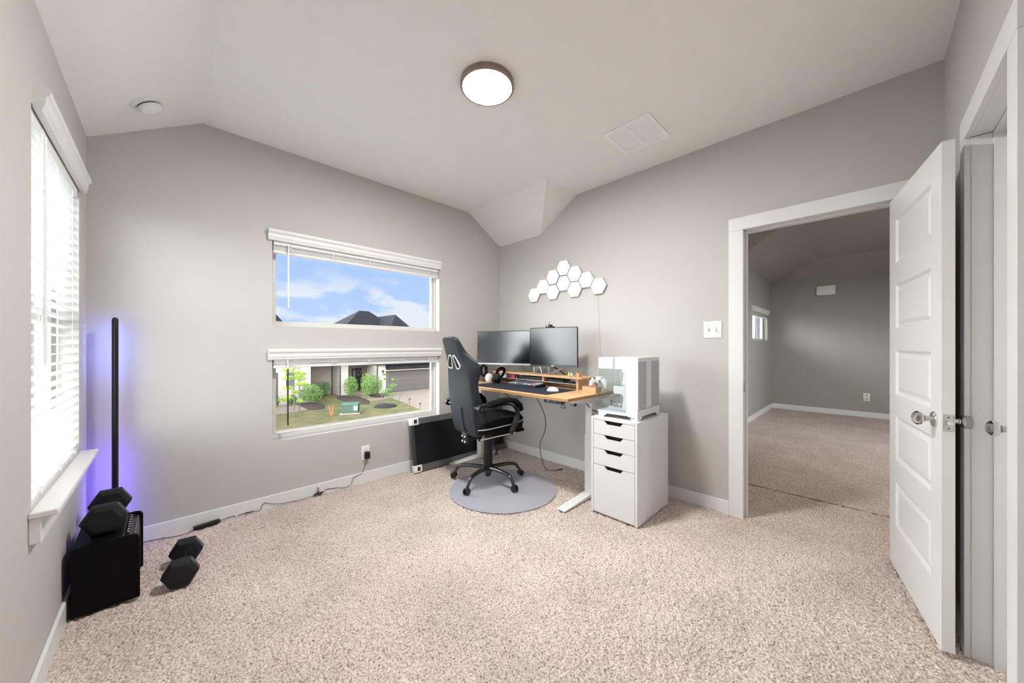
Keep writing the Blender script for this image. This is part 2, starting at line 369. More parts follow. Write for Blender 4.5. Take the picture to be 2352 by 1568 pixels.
# floor: carpet pile as real relief in the room, plain pile beyond -----
bm = B()
import numpy as np
def carpet():
    step = 0.0078
    xs = np.arange(XC - 0.01, XB + 0.125, step); ys = np.arange(-0.45, YA + 0.01, step)
    xs = np.arange(XC - 0.01, 3.7, step)
    nx, ny = len(xs), len(ys)
    rng = np.random.default_rng(3)
    h = rng.random((nx, ny))
    for _ in range(1):
        h = (h + np.roll(h, 1, 0) + np.roll(h, 1, 1) + np.roll(np.roll(h, 1, 0), 1, 1)) / 4
    h = (h - h.min()) / (h.max() - h.min())
    X, Y = np.meshgrid(xs, ys, indexing='ij')
    jx = (rng.random((nx, ny)) - .5) * step * .6; jy = (rng.random((nx, ny)) - .5) * step * .6
    co = np.stack([X + jx, Y + jy, -0.018 + 0.0195 * h], -1).reshape(-1, 3)
    idx = np.arange(nx * ny).reshape(nx, ny)
    q = np.stack([idx[:-1, :-1], idx[1:, :-1], idx[1:, 1:], idx[:-1, 1:]], -1).reshape(-1, 4)
    # beyond the doorway
    ex = [(3.68, -2.4), (8.7, -2.4), (8.7, 1.4), (3.68, 1.4)]
    e2 = [(XC - .2, -2.4), (3.7, -2.4), (3.7, -0.445), (XC - .2, -0.445)]
    base = len(co); co = np.vstack([co, [(a, b, -0.004) for a, b in ex + e2]])
    q = np.vstack([q, [[base, base + 1, base + 2, base + 3], [base + 4, base + 5, base + 6, base + 7]]])
    me = bpy.data.meshes.new('floor'); me.vertices.add(len(co)); me.vertices.foreach_set('co', co.astype('f').ravel())
    me.loops.add(q.size); me.loops.foreach_set('vertex_index', q.astype('i').ravel())
    me.polygons.add(len(q)); me.polygons.foreach_set('loop_start', (np.arange(len(q)) * 4).astype('i'))
    me.polygons.foreach_set('use_smooth', np.ones(len(q), bool))
    me.update(calc_edges=True); me.validate()
    me.materials.append(CARPET); o = bpy.data.objects.new('floor', me); S.collection.objects.link(o); o['kind'] = 'structure'
carpet()
# baseboards --------------------------------------------------------
def base(name, x0, x1, y0, y1):
    bm = B(); box(bm, x0, x1, y0, y1, -0.02, 0.088); struct(name, bm, TRIM, bev=0.004)
bt = 0.014
base('baseboard_back', XC, XB, YA - bt, YA)
base('baseboard_right', XB - bt, XB, DY1 + 0.09, YA - bt)
base('baseboard_left', XC, XC + bt, YD, YA - bt)
base('baseboard_front', KX1 + 0.095, XB, YD, YD + bt)
base('baseboard_beyond_left', XB + .12, 8.54, 1.325 - bt, 1.325)
base('baseboard_beyond_far', 8.54 - bt, 8.54, -2.3, 1.325 - bt)
# doorway trim (casing, jamb, stop) ---------------------------------
bm = B(); ct = 0.018; cw = 0.09
box(bm, XB - ct, XB, DY1, DY1 + cw, -.02, DZ); box(bm, XB - ct, XB, DY0 - cw, DY0, -.02, DZ); box(bm, XB - ct, XB, DY0 - cw, DY1 + cw, DZ, DZ + cw)
x2 = XB + 0.12
box(bm, x2, x2 + ct, DY1, DY1 + cw, -.02, DZ); box(bm, x2, x2 + ct, DY0 - cw, DY0, -.02, DZ); box(bm, x2, x2 + ct, DY0 - cw, DY1 + cw, DZ, DZ + cw)
j = 0.016
box(bm, XB - .002, x2 + .002, DY1 - .0, DY1 + j, -.02, DZ); box(bm, XB - .002, x2 + .002, DY0 - j, DY0, -.02, DZ); box(bm, XB - .002, x2 + .002, DY0, DY1, DZ, DZ + j)
box(bm, XB + .042, XB + .08, DY1 - .011, DY1, -.02, DZ); box(bm, XB + .042, XB + .08, DY0, DY0 + .011, -.02, DZ); box(bm, XB + .042, XB + .08, DY0, DY1, DZ - .011, DZ)
tr1 = struct('trim_1', bm, TRIM, bev=0.002)
bm = B(); box(bm, XB + 0.006, XB + 0.03, DY1 - .002, DY1, 0.885, 0.955, .003); obj('strike_plate', bm, NICKEL, tr1)
# closet doorway trim ------------------------------------------------
bm = B(); cw2 = 0.092
box(bm, KX1 + .003, KX1 + cw2, YD, YD + ct, -.02, KZ); box(bm, KX0 - cw2, KX0 - .005, YD, YD + ct, -.02, KZ); box(bm, KX0 - cw2, KX1 + cw2, YD, YD + ct, KZ, KZ + cw2)
box(bm, KX1, KX1 + j, YD - .12, YD + .001, -.02, KZ); box(bm, KX0 - j, KX0, YD - .12, YD + .001, -.02, KZ); box(bm, KX0, KX1, YD - .12, YD + .001, KZ, KZ + j)
box(bm, KX1 - .010, KX1, YD - .083, YD - .051, -.02, KZ); box(bm, KX0, KX0 + .010, YD - .083, YD - .051, -.02, KZ); box(bm, KX0, KX1, YD - .083, YD - .051, KZ - .010, KZ)
struct('trim_2', bm, TRIM, bev=0.002)
# ------------------------------------------------------------------ doors
def panel_leaf(bm, w, h, t, panels, u0, u1):
    """leaf in local coords: u along +x, thickness 0..-t in y, z up; recessed moulded panels on both faces"""
    for side in (0, 1):
        y = 0.0 if side == 0 else -t; s = -1 if side == 0 else 1
        us = [0, u0, u1, w]; zs = [0] + [z for p in panels for z in p] + [h]
        for i in range(3):
            for k in range(len(zs) - 1):
                if i == 1 and k % 2 == 1:
                    a, b, c, d = us[1], us[2], zs[k], zs[k + 1]
                    steps = [(0, 0), (0.014, 0.009), (0.022, 0.009), (0.040, 0.003)]
                    rings = []
                    for ins, dep in steps:
                        yy = y + s * dep
                        rings.append([bm.verts.new((a + ins, yy, c + ins)), bm.verts.new((b - ins, yy, c + ins)), bm.verts.new((b - ins, yy, d - ins)), bm.verts.new((a + ins, yy, d - ins))])
                    for r1, r2 in zip(rings, rings[1:]):
                        for q in range(4): bm.faces.new((r1[q], r1[(q + 1) % 4], r2[(q + 1) % 4], r2[q]))
                    bm.faces.new(rings[-1])
                else:
                    bm.faces.new([bm.verts.new(p) for p in ((us[i], y, zs[k]), (us[i + 1], y, zs[k]), (us[i + 1], y, zs[k + 1]), (us[i], y, zs[k + 1]))])
    for a in ((0, 0), (w, w)): bm.faces.new([bm.verts.new(p) for p in ((a[0], 0, 0), (a[0], -t, 0), (a[0], -t, h), (a[0], 0, h))])
    for z in (0, h): bm.faces.new([bm.verts.new(p) for p in ((0, 0, z), (w, 0, z), (w, -t, z), (0, -t, z))])
    bmesh.ops.remove_doubles(bm, verts=bm.verts, dist=1e-5)
PAN = [(.235, .473), (.592, .830), (.945, 1.183), (1.300, 1.538), (1.655, 1.893)]
def knob(parent, x, z, y0, s):
    """knob on face y=y0, pointing s*y (local)"""
    M = AX((x, y0, z), (0, s, 0), (1, 0, 0))
    bm = B(); lathe(bm, [(.0, 0), (.032, 0), (.032, .004), (.027, .009), (.012, .011), (.0, .011)], M, 28); ro = obj('rosette', bm, CHROME, parent, 40, local=True)
    bm = B(); lathe(bm, [(.0, .009), (.0105, .009), (.0105, .024), (.013, .026), (.013, .029), (.009, .031), (.0, .031)], M, 20); obj('knob_neck', bm, NICKEL, ro, 40, local=True)
    bm = B(); lathe(bm, [(0, .029), (.012, .030)] + [(.0290 * math.sin(a), .047 - .0185 * math.cos(a)) for a in [R(25 + 155 * i / 14) for i in range(15)]], M, 28)
    obj('door_knob', bm, KGLASS, ro, 60, local=True, label='clear glass ball knob')
    bm = B(); lathe(bm, [(0, .0305), (.017, .033), (.0235, .0395), (.0235, .0405), (0, .0405)], M, 24); obj('knob_backing', bm, CHROME, ro, 50, local=True)
Hp = Vector((2.922, -0.0925, 0.012)); Ep = Vector((2.190, -0.2095, 0.012)); dvec = Ep - Hp
d1 = thing('door_1', None, None, Hp, math.atan2(dvec.y, dvec.x) , kind='structure')
# local +x runs hinge->free edge (pointing to -X), so local -y faces the room (+Y world)
MW[d1.name] = Matrix.Translation(Hp) @ Matrix.Rotation(d1.rotation_euler.z, 4, 'Z')
dw = dvec.length
bm = B(); panel_leaf(bm, dw, 2.018, .035, PAN, .115, dw - .115)
for v in bm.verts: v.co.y += .035
leaf = obj('door_leaf', bm, TRIM, d1, local=True)
knob(d1, dw - .070, .905, 0.0, -1); knob(d1, dw - .066, .905, .035, 1)
bm = B(); box(bm, dw - .0005, dw + .002, .004, .031, .872, .936, .002); lp = obj('latch_plate', bm, NICKEL, d1, local=True)
bm = B(); cyl(bm, (dw, .0175, .904), (dw + .012, .0175, .904), .0085, .007, 16); obj('latch_bolt', bm, CHROME, lp, 40, local=True)
bm = B(); cyl(bm, (dw + .0005, .0175, .882), (dw + .0028, .0175, .882), .003, n=10); cyl(bm, (dw + .0005, .0175, .926), (dw + .0028, .0175, .926), .003, n=10); obj('screw', bm, DARKG, lp, local=True)
for z in (.22, 1.0, 1.80):
    bm = B(); cyl(bm, (-.004, .040, z - .045), (-.004, .040, z + .045), .006, n=12); box(bm, -.002, .0, .003, .036, z - .045, z + .045); obj('hinge', bm, NICKEL, d1, 40, local=True)
# closet door: leaf closed at the far side of the wall, seen almost edge-on
d2 = thing('door_2', None, None, (KX0 + .003, YD - .085, 0.01), 0, kind='structure')
bm = B(); panel_leaf(bm, KX1 - KX0 - .007, 2.02, .035, PAN, .115, KX1 - KX0 - .124); obj('door_leaf', bm, TRIM, d2, local=True)
knob(d2, 2.163 - KX0 - .003, .907, 0.0, 1)
# ================================================================== windows & blinds
def window_y(name, w, depth0, depth1, mid=None):
    x0, x1, z0, z1 = w; bm = B(); f = 0.030
    ya, yb_ = YA + depth0, YA + depth1
    box(bm, x0, x0 + f * .5, ya, yb_, z0, z1); box(bm, x1 - f * .5, x1, ya, yb_, z0, z1); box(bm, x0, x1, ya, yb_, z0, z0 + f); box(bm, x0, x1, ya, yb_, z1 - f, z1)
    g = 0.023
    box(bm, x0 + .018, x0 + .018 + g, ya + .018, yb_ - .012, z0 + f, z1 - f); box(bm, x1 - .018 - g, x1 - .018, ya + .018, yb_ - .012, z0 + f, z1 - f)
    box(bm, x0 + .018, x1 - .018, ya + .018, yb_ - .012, z0 + f, z0 + f + g * .5); box(bm, x0 + .018, x1 - .018, ya + .018, yb_ - .012, z1 - f - g * .5, z1 - f)
    o = struct(name, bm, VINYL, bev=0.002)
    bm = B(); box(bm, x0 + .03, x1 - .03, ya + .034, ya + .038, z0 + f, z1 - f); obj('window_pane', bm, GLASS, o)
    return o
window_y('window_1', WU, 0.075, 0.135); window_y('window_2', WL, 0.075, 0.135)
# left window
bm = B(); y0, y1, z0, z1 = WC; xa, xb_ = XC - .135, XC - .085; f = .04
box(bm, xa, xb_, y0, y0 + f, z0, z1); box(bm, xa, xb_, y1 - f, y1, z0, z1); box(bm, xa, xb_, y0, y1, z0, z0 + f); box(bm, xa, xb_, y0, y1, z1 - f, z1)
box(bm, xa, xb_ - .01, y0, y1, 1.34, 1.385)
for yy in (2.31, 2.62): box(bm, xa + .01, xa + .03, yy - .009, yy + .009, z0 + f, z1 - f)
w3 = struct('window_3', bm, VINYL, bev=0.002)
bm = B(); box(bm, xa + .02, xa + .024, y0 + .03, y1 - .03, z0 + .03, z1 - .03); obj('window_pane', bm, GLASS, w3)
bm = B(); box(bm, XC - .085, XC, y0 + .001, y1 - .001, z0 - .018, z0 + .003); box(bm, XC, XC + .066, y0 - .045, y1 + .03, z0 - .018, z0 + .003, .004)
obj('window_sill', bm, TRIM, w3)
bm = B(); box(bm, XC, XC + .028, y0 - .040, y1 + .02, z0 - .105, z0 - .018, .003); obj('window_apron', bm, TRIM, w3)
# small window in the room beyond
bm = B(); x0, x1, z0, z1 = WH; ya, yb_ = 1.325 + .07, 1.325 + .115
box(bm, x0, x0 + f, ya, yb_, z0, z1); box(bm, x1 - f, x1, ya, yb_, z0, z1); box(bm, x0, x1, ya, yb_, z0, z0 + f); box(bm, x0, x1, ya, yb_, z1 - f, z1); box(bm, 7.47, 7.52, ya, yb_, z0, z1)
w4 = struct('window_4', bm, VINYL); bm = B(); box(bm, x0 + .03, x1 - .03, ya + .02, ya + .024, z0 + .03, z1 - .03); obj('window_pane', bm, GLASS, w4)
bm = B(); box(bm, 4.0, 4.05, -2.4, -2.35, .7, 2.1); box(bm, 6.15, 6.2, -2.4, -2.35, .7, 2.1); box(bm, 4.0, 6.2, -2.4, -2.35, .7, .75); box(bm, 4.0, 6.2, -2.4, -2.35, 2.05, 2.1); box(bm, 5.07, 5.13, -2.4, -2.35, .7, 2.1)  # unseen window, added to let daylight into the room beyond
w5 = struct('added_window', bm, VINYL); bm = B(); box(bm, 4.03, 6.17, -2.38, -2.376, .73, 2.07); obj('window_pane', bm, GLASS, w5)

VAL = [(0, 0), (.030, 0), (.036, .006), (.034, .014), (.041, .022), (.044, .034), (.044, .050), (.050, .058), (.058, .064), (.062, .074), (.060, .086), (.052, .092), (0, .092)]
VAL = [(p[0] * .64, p[1] * .90) for p in VAL]
def valance(parent, axis, wallpos, sgn, u0, u1, z):
    """profile extruded along the wall; profile x = distance from wall"""
    bm = B(); k = len(VAL)
    def P(p, u): return Vector((wallpos + sgn * p[0], u, z + p[1])) if axis == 'x' else Vector((u, wallpos + sgn * p[0], z + p[1]))
    loft(bm, [[P(p, u0) for p in VAL], [P(p, u1) for p in VAL]])
    return obj('valance', bm, BLINDV, parent)
def slat(bm, axis, c, u0, u1, z, w, tilt=0.0, t=.0028):
    a = R(tilt); dx, dz = math.cos(a) * w / 2, math.sin(a) * w / 2
    P = []
    for u in (u0, u1):
        r = []
        for s, q in ((-1, 0), (-.5, .0012), (0, .0018), (.5, .0012), (1, 0), (1, -t), (0, -t + .0012), (-1, -t)):
            x = c + s * dx; zz = z + s * dz + q
            r.append(Vector((x, u, zz)) if axis == 'x' else Vector((u, x, zz)))
        P.append(r)
    loft(bm, P)
def blind_up(label, w, zbot, n):
    t = thing('window_blind', label, 'window blind', ((w[0] + w[1]) / 2, YA, zbot))
    valance(t, 'y', YA, -1, w[0] - .028, w[1] + .012, w[3] - .022)
    bm = B(); box(bm, w[0] + .01, w[1] - .01, YA + .004, YA + .05, w[3] - .045, w[3] - .005); obj('headrail', bm, WHITE, t)
    bm = B(); s = YA + .030; top = w[3] - .048; zz0 = zbot + .020
    m = int((top - zz0) / .0046)
    for i in range(m): slat(bm, 'y', s, w[0] + .008, w[1] - .008, zz0 + .003 + i * .0046 + (.004 if i > m - 3 else 0), .048, t=.0034)
    obj('slats', bm, SLAT, t)
    bm = B(); box(bm, w[0] + .006, w[1] - .006, s - .026, s + .026, zbot, zbot + .019, .004); obj('bottom_rail', bm, BLINDV, t)
    for i in range(n):
        x = w[0] + .13 + i * (w[1] - w[0] - .24) / (n - 1)
        bm = B(); zt = top + .012
        for q in range(4): tube(bm, [(x - .012 + q * .006, s - .027, zt), (x + .006 - q * .008, s - .034, zbot + .035), (x + .02 - q * .01, s - .029, zbot + .012)], .0013, 6, 4)
        tube(bm, [(x, s - .03, zbot + .05), (x + .022, s - .036, zbot + .03), (x + .004, s - .034, zbot + .02), (x - .018, s - .032, zbot + .035), (x, s - .03, zbot + .05)], .0016, 6, 4)
        obj('ladder_cord', bm, WHITE, t)
    return t
bu = blind_up('white horizontal blind drawn up to the top of the upper wide window', WU, 1.935, 5)
bl = blind_up('white horizontal blind drawn up to the top of the lower wide window', WL, 1.048, 5)
bm = B(); tube(bm, [(.678, YA - .012, 2.01), (.677, YA - .014, 1.8), (.677, YA - .015, 1.517)], .0045, 10, 3); obj('tilt_wand', bm, WHITE, bu, 40)
bm = B(); tube(bm, [(.672, YA - .012, 1.13), (.672, YA - .013, 1.04)], .0045, 10, 2); obj('tilt_wand', bm, WHITE, bl, 40)
bm = B(); tube(bm, [(.672, YA - .013, 1.04), (.672, YA - .015, .602)], .0055, 10, 2); obj('tilt_wand', bm, mat('wand_backlit', (.03, .018, .014), .4), bl, 40, label='lower length of the tilt wand, its backlit shade painted dark brown')  # backlit silhouette of the wand painted as a dark lower length
# left blind, lowered with the slats level
t = thing('window_blind', 'white horizontal blind lowered over the tall left-hand window', 'window blind', (XC, 2.47, .66))
valance(t, 'x', XC, 1, 2.025, 2.972, 2.045)
bm = B(); box(bm, XC - .055, XC - .004, 2.02, 2.92, 2.0, 2.045); obj('headrail', bm, WHITE, t)
bm = B(); sx = XC - .030
i = 0
z = .705
while z < 1.99:
    slat(bm, 'x', sx, 2.018, 2.922, z, .050, 2.0); z += .0435
obj('slats', bm, SLAT, t)
bm = B(); box(bm, sx - .027, sx + .027, 2.018, 2.922, .662, .682, .004); obj('bottom_rail', bm, BLINDV, t)
for y in (2.14, 2.47, 2.80):
    bm = B()
    for q in (-.024, .024): cyl(bm, (sx + q, y, .67), (sx + q, y, 2.0), .0012, n=6)
    tube(bm, [(sx + .028, y - .02, .69), (sx + .032, y, .676), (sx + .03, y + .015, .69), (sx + .028, y, .70), (sx + .028, y - .02, .69)], .002, 6, 4)
    obj('ladder_cord', bm, WHITE, t)
bm = B(); cyl(bm, (XC + .012, 2.115, 1.985), (XC + .012, 2.115, 1.145), .0065, n=14); cyl(bm, (XC + .006, 2.115, 2.01), (XC + .012, 2.115, 1.985), .003, n=8); obj('tilt_wand', bm, WHITE, t, 40)
# blind of the small window beyond
t = thing('window_blind', 'white raised blind on the small window of the room beyond the doorway', 'window blind', (7.5, 1.325, 1.8))
valance(t, 'y', 1.325, -1, WH[0] - .02, WH[1] + .03, 1.80)
bm = B()
for i in range(7): slat(bm, 'y', 1.325 + .035, WH[0] + .01, WH[1] - .01, 1.745 + i * .008, .05)
obj('slats', bm, SLAT, t)
bm = B(); tube(bm, [(7.05, 1.31, 1.75), (7.12, 1.31, 1.5), (7.2, 1.31, 1.33)], .003, 6, 3); obj('pull_cord', bm, WHITE, t)

# ================================================================== ceiling fixtures
t = thing('ceiling_light', 'round bronze-rimmed flush ceiling light, glowing white', 'ceiling light', (1.315, 1.535, ZC))
Mx = AX((0, 0, 0), (0, 0, -1), (1, 0, 0))
bm = B(); lathe(bm, [(.12, 0), (.140, 0), (.1525, .004), (.1535, .030), (.150, .034), (.141, .034), (.139, .026), (.12, .026)], Mx, 64); obj('rim', bm, BRONZE, t, 35, local=True)
bm = B(); lathe(bm, [(0, .024), (.139, .024), (.1395, .030), (.13, .0335), (.08, .036), (0, .037)], Mx, 64)
obj('diffuser', bm, emis('lamp_diffuser', (1.0, .985, .965), LAMP), t, 40, local=True)
bm = B(); lathe(bm, [(.12, 0), (.1525, .004), (.150, .034), (.139, .026), (.12, .026)], AX((4.6, -1.0, ZC), (0, 0, -1), (1, 0, 0)), 32)  # unseen lamp, added to brighten the carpet beyond the doorway
t = thing('ceiling_light', 'unseen round flush light added to brighten the room beyond', 'ceiling light', (4.6, -1.0, ZC)); obj('rim', bm, BRONZE, t, 35)
bm = B(); lathe(bm, [(0, .024), (.139, .024), (.1395, .030), (0, .037)], AX((4.6, -1.0, ZC), (0, 0, -1), (1, 0, 0)), 32); obj('diffuser', bm, emis('hall_fill_light', (1.0, .90, .80), 135.0), t, 40)
# return air vent
x0, x1, y0, y1 = 2.225, 2.580, .990, 1.335
t = thing('ceiling_vent', 'square white louvred return air vent on the ceiling', 'air vent', ((x0 + x1) / 2, (y0 + y1) / 2, ZC))
bm = B(); b = .028; zt = ZC - .009
box(bm, x0, x1, y0, y0 + b, zt, ZC); box(bm, x0, x1, y1 - b, y1, zt, ZC); box(bm, x0, x0 + b, y0, y1, zt, ZC); box(bm, x1 - b, x1, y0, y1, zt, ZC); box(bm, x0, x1, (y0 + y1) / 2 - .007, (y0 + y1) / 2 + .007, zt, ZC)
VW = mat('vent_white', (.97, .97, .965), .4)
obj('vent_frame', bm, VW, t, bev=.002)
bm = B(); box(bm, x0 + .01, x1 - .01, y0 + .01, y1 - .01, ZC - .0015, ZC - .0005); obj('vent_backing', bm, DARKG, t)
bm = B()
for k in range(26):
    x = x0 + b + .006 + k * (x1 - x0 - 2 * b - .010) / 25
    box(bm, -.0042, .0042, y0 + b, y1 - b, -.0007, .0007, M=Matrix.Translation((x, 0, ZC - .0055)) @ Matrix.Rotation(R(33), 4, 'Y'))
obj('louvres', bm, VW, t)
for px, py in ((x0 + .014, y0 + .08), (x0 + .014, y1 - .08), (x1 - .014, y0 + .08), (x1 - .014, y1 - .08)):
    bm = B(); cyl(bm, (px, py, zt - .0015), (px, py, zt), .004, n=10); obj('screw', bm, WHITE, t)
# smoke detector on the sloped part
nrm = Vector((kL, 0, -1)).normalized(); sc = Vector((-.078, 2.845, zl(-.078)))
t = thing('smoke_detector', 'round white smoke detector on the sloped ceiling above the left window', 'smoke detector', sc)
Mx = AX((0, 0, 0), nrm, (0, 1, 0))
bm = B(); lathe(bm, [(0, 0), (.073, 0), (.074, .004), (.070, .010), (.050, .012), (0, .012)], Mx, 40); obj('mounting_plate', bm, WHITE, t, 40, local=True)
bm = B(); lathe(bm, [(.05, .010), (.0525, .012), (.0525, .019), (.05, .020)], Mx, 40); obj('intake_gap', bm, DARKG, t, 40, local=True)
bm = B(); lathe(bm, [(0, .018), (.054, .018), (.056, .024), (.054, .038), (.044, .047), (.022, .050), (.020, .048), (.010, .048), (0, .050)], Mx, 40); obj('detector_cap', bm, WHITE, t, 40, local=True)
# wall alarm / bell in the room beyond
t = thing('wall_chime', 'small white door chime box high on the far wall beyond the doorway', 'door chime', (8.54, .518, 2.14))
bm = B(); box(bm, 8.50, 8.54, .385, .65, 2.145, 2.315, .018, 4); obj('chime_cover', bm, WHITE, t, 40)
bm = B(); box(bm, 8.532, 8.5395, .36, .635, 2.17, 2.33); obj('chime_base', bm, mat('chime_base', (.35, .33, .31), .6), t)

# ================================================================== wall plates
t = thing('light_switch', 'white double toggle light switch plate left of the doorway', 'light switch', (XB, .815, 1.28))
bm = B(); box(bm, XB - .006, XB, .752, .874, 1.279, 1.404, .0025); obj('wall_plate', bm, WHITE, t, 40)
for y, s in ((.838, -1), (.790, 1)):
    bm = B(); box(bm, XB - .0075, XB - .005, y - .006, y + .006, 1.327, 1.356); tg = obj('toggle_slot', bm, mat('slot_grey', (.5, .5, .49), .5), t)
    bm = B(); prism(bm, [(0, -.006), (.013, s * .006 - .003), (.013, s * .006 + .004), (0, .006)], .008, AX((XB - .006, y + .004, 1.342), (0, -1, 0), (-1, 0, 0))); obj('toggle', bm, WHITE, tg)
    for zz in (1.312, 1.372): bm = B(); cyl(bm, (XB - .0075, y, zz), (XB - .006, y, zz), .0028, n=10); obj('screw', bm, NICKEL, tg)
def outlet(loc_fn, label):
    pass
t = thing('wall_outlet', 'white wall outlet low under the lower window with a black plug', 'outlet', (1.277, YA, .19))
bm = B(); box(bm, 1.240, 1.315, YA - .006, YA, .196, .322, .0025); pl_ = obj('wall_plate', bm, WHITE, t, 40)
for zz in (.287, .231):
    bm = B(); cyl(bm, (1.2775, YA - .0075, zz), (1.2775, YA - .005, zz), .0165, n=24); so_ = obj('socket', bm, WHITE, t, 40)
    bm = B(); box(bm, 1.2705, 1.2725, YA - .0083, YA - .007, zz - .001, zz + .007); box(bm, 1.2825, 1.2845, YA - .0083, YA - .007, zz - .001, zz + .006); cyl(bm, (1.2775, YA - .0083, zz - .009), (1.2775, YA - .007, zz - .009), .0022, n=10); obj('slots', bm, DARKG, so_)
t = thing('wall_outlet', 'white wall outlet low on the far wall of the room beyond', 'outlet', (8.54, 0, .27))
bm = B(); box(bm, 8.533, 8.54, -.042, .038, .272, .405, .003); obj('wall_plate', bm, WHITE, t, 40)
for zz in (.365, .312):
    bm = B(); box(bm, 8.531, 8.534, -.018, .014, zz - .014, zz + .014, .003); obj('socket', bm, mat('slot_grey', (.5, .5, .49), .5), t)
# power adapter + cable along the baseboard
t = thing('power_adapter', 'black plug-in power adapter with a thin cable running along the back baseboard', 'power adapter', (1.29, YA - .03, .2))
bm = B(); box(bm, 1.262, 1.307, YA - .042, YA - .008, .205, .262, .006); box(bm, 1.268, 1.300, YA - .046, YA - .008, .262, .268); obj('plug_body', bm, BLACK, t, 40)
yc = YA - bt - .004
C = [(1.284, YA - .026, .205), (1.277, YA - .028, .178), (1.262, YA - .028, .15), (1.242, yc, .089), (1.225, yc, .078), (1.167, yc, .063), (1.155, yc, .03), (1.141, yc - .005, .008), (1.11, yc - .01, .003), (1.073, yc - .01, .003), (1.034, yc, .013), (.975, yc, .022), (.948, yc, .024), (.915, yc - .01, .008), (.877, yc - .012, .006)]
C2 = [(.877, yc - .012, .006), (.825, yc - .014, .005), (.757, yc - .02, .004), (.682, yc - .006, .004), (.61, yc - .004, .012), (.555, yc - .002, .03), (.522, yc, .046), (.505, yc, .03), (.495, yc - .006, .004), (.474, yc - .008, .003), (.417, yc - .004, .008), (.323, yc, .010), (.257, yc - .01, .008)]
C3 = [(.13, 3.118, .008), (.10, 3.10, .004), (.035, 3.10, .003), (-.03, 3.13, .003), (-.10, 3.145, .003), (-.2, 3.12, .003)]
bm = B(); tube(bm, C, .0018, 8, 5); tube(bm, C2, .0018, 8, 5); tube(bm, C3, .0022, 8, 5); obj('cable', bm, BLACK, t, 60)
bm = B()
for k in range(5):
    P = [(.877 + .030 * math.cos(a) + .003 * k, yc - .018 + .010 * math.sin(a), .008 + .003 * k + .004 * math.sin(a * 2 + k)) for a in [2 * math.pi * q / 12 for q in range(13)]]
    tube(bm, P, .0016, 6, 2)
tube(bm, [(.880, yc - .012, .012), (.876, yc - .006, .04), (.882, yc - .004, .060), (.888, yc - .006, .04), (.884, yc - .014, .012)], .0016, 6, 5)
obj('cable_coil', bm, BLACK, t, 60)
bm = B(); box(bm, -.069, .069, -.018, .018, 0, .019, .004, M=Matrix.Translation((.195, 3.142, .0)) @ Matrix.Rotation(R(10), 4, 'Z')); obj('inline_remote_box', bm, BLACK, t, 40, label='flat black in-line box on the cable')
bm = B(); cyl(bm, (.405, yc - .004, .010), (.45, yc - .007, .008), .0036, n=10); obj('cable_joint', bm, BLACK, t, 40)
bm = B(); box(bm, .348, .360, YA - bt - .01, YA - bt, .003, .016, .002); obj('cable_clip', bm, WHITE, t)
# scuffs on the back wall
# ================================================================== hexagon wall lights
hexs = [(2.598, 1.782, 0.35, 'lowest white hexagon wall light, nearest the room corner'),
        (2.4675, 1.861, 0.45, 'white hexagon wall light, second from the room corner, in a column of its own'),
        (2.333, 1.945, 0.62, 'upper white hexagon wall light of the third column from the corner'),
        (2.333, 1.786, 0.55, 'lower white hexagon wall light of the third column from the corner'),
        (2.193, 2.021, 0.52, 'topmost white hexagon wall light of the whole cluster'),
        (2.193, 1.862, 0.42, 'white hexagon wall light in the very middle, directly below the topmost one'),
        (2.056, 1.941, 0.62, 'upper white hexagon wall light of the column right of the topmost one'),
        (2.056, 1.784, 0.62, 'lower white hexagon wall light of the column right of the topmost one'),
        (1.919, 1.862, 0.42, 'bluish white hexagon wall light, second from the right end'),
        (1.783, 1.786, 0.02, 'unlit warm white hexagon wall light at the right end, above the hanging wire')]
hx_proto = None
def hexpts(s): return [(s * math.cos(R(60 * i)), s * math.sin(R(60 * i))) for i in range(6)]
emc = {}
for i, (y, z, e, lb) in enumerate(hexs):
    t = thing('hexagon_wall_light', lb, 'wall light', (XB, y, z), 0, 'hexagon wall lights')
    M = AX((0, 0, 0), (-1, 0, 0), (0, 1, 0))
    if hx_proto is None:
        bm = B(); prism(bm, hexpts(.0885), .020, M); me1 = obj('housing', bm, mat('hex_housing', (.45, .44, .43), .5), t, local=True, bev=.002)
    else:
        me1 = hx_proto.copy(); S.collection.objects.link(me1); me1.parent = t
    hx_proto = me1
    key = round(e, 2)
    if key not in emc: emc[key] = mat('hex_panel_%d' % int(e * 100), (.78, .79, .81), .35, emit=(.93, .96, 1.0) if e > .1 else (1, .98, .95), estr=e * .45)
    bm = B(); M2 = AX((-.0195, 0, 0), (-1, 0, 0), (0, 1, 0)); loft(bm, [[M2 @ Vector((a, b, 0)) for a, b in hexpts(.0850)], [M2 @ Vector((a, b, .003)) for a, b in hexpts(.0842)], [M2 @ Vector((a, b, .0042)) for a, b in hexpts(.082)]])
    obj('light_panel', bm, emc[key], t, local=True)
bm = B(); tube(bm, [(XB - .004, 1.795, 1.708), (XB - .004, 1.790, 1.5), (XB - .004, 1.772, 1.2), (XB - .004, 1.755, 1.0), (XB - .006, 1.75, .80)], .0017, 6, 4)
tag(obj('light_wire', bm, mat('wire_grey', (.55, .53, .5), .5)), 'thin pale wire hanging from the right hexagon light down the wall', 'wire')

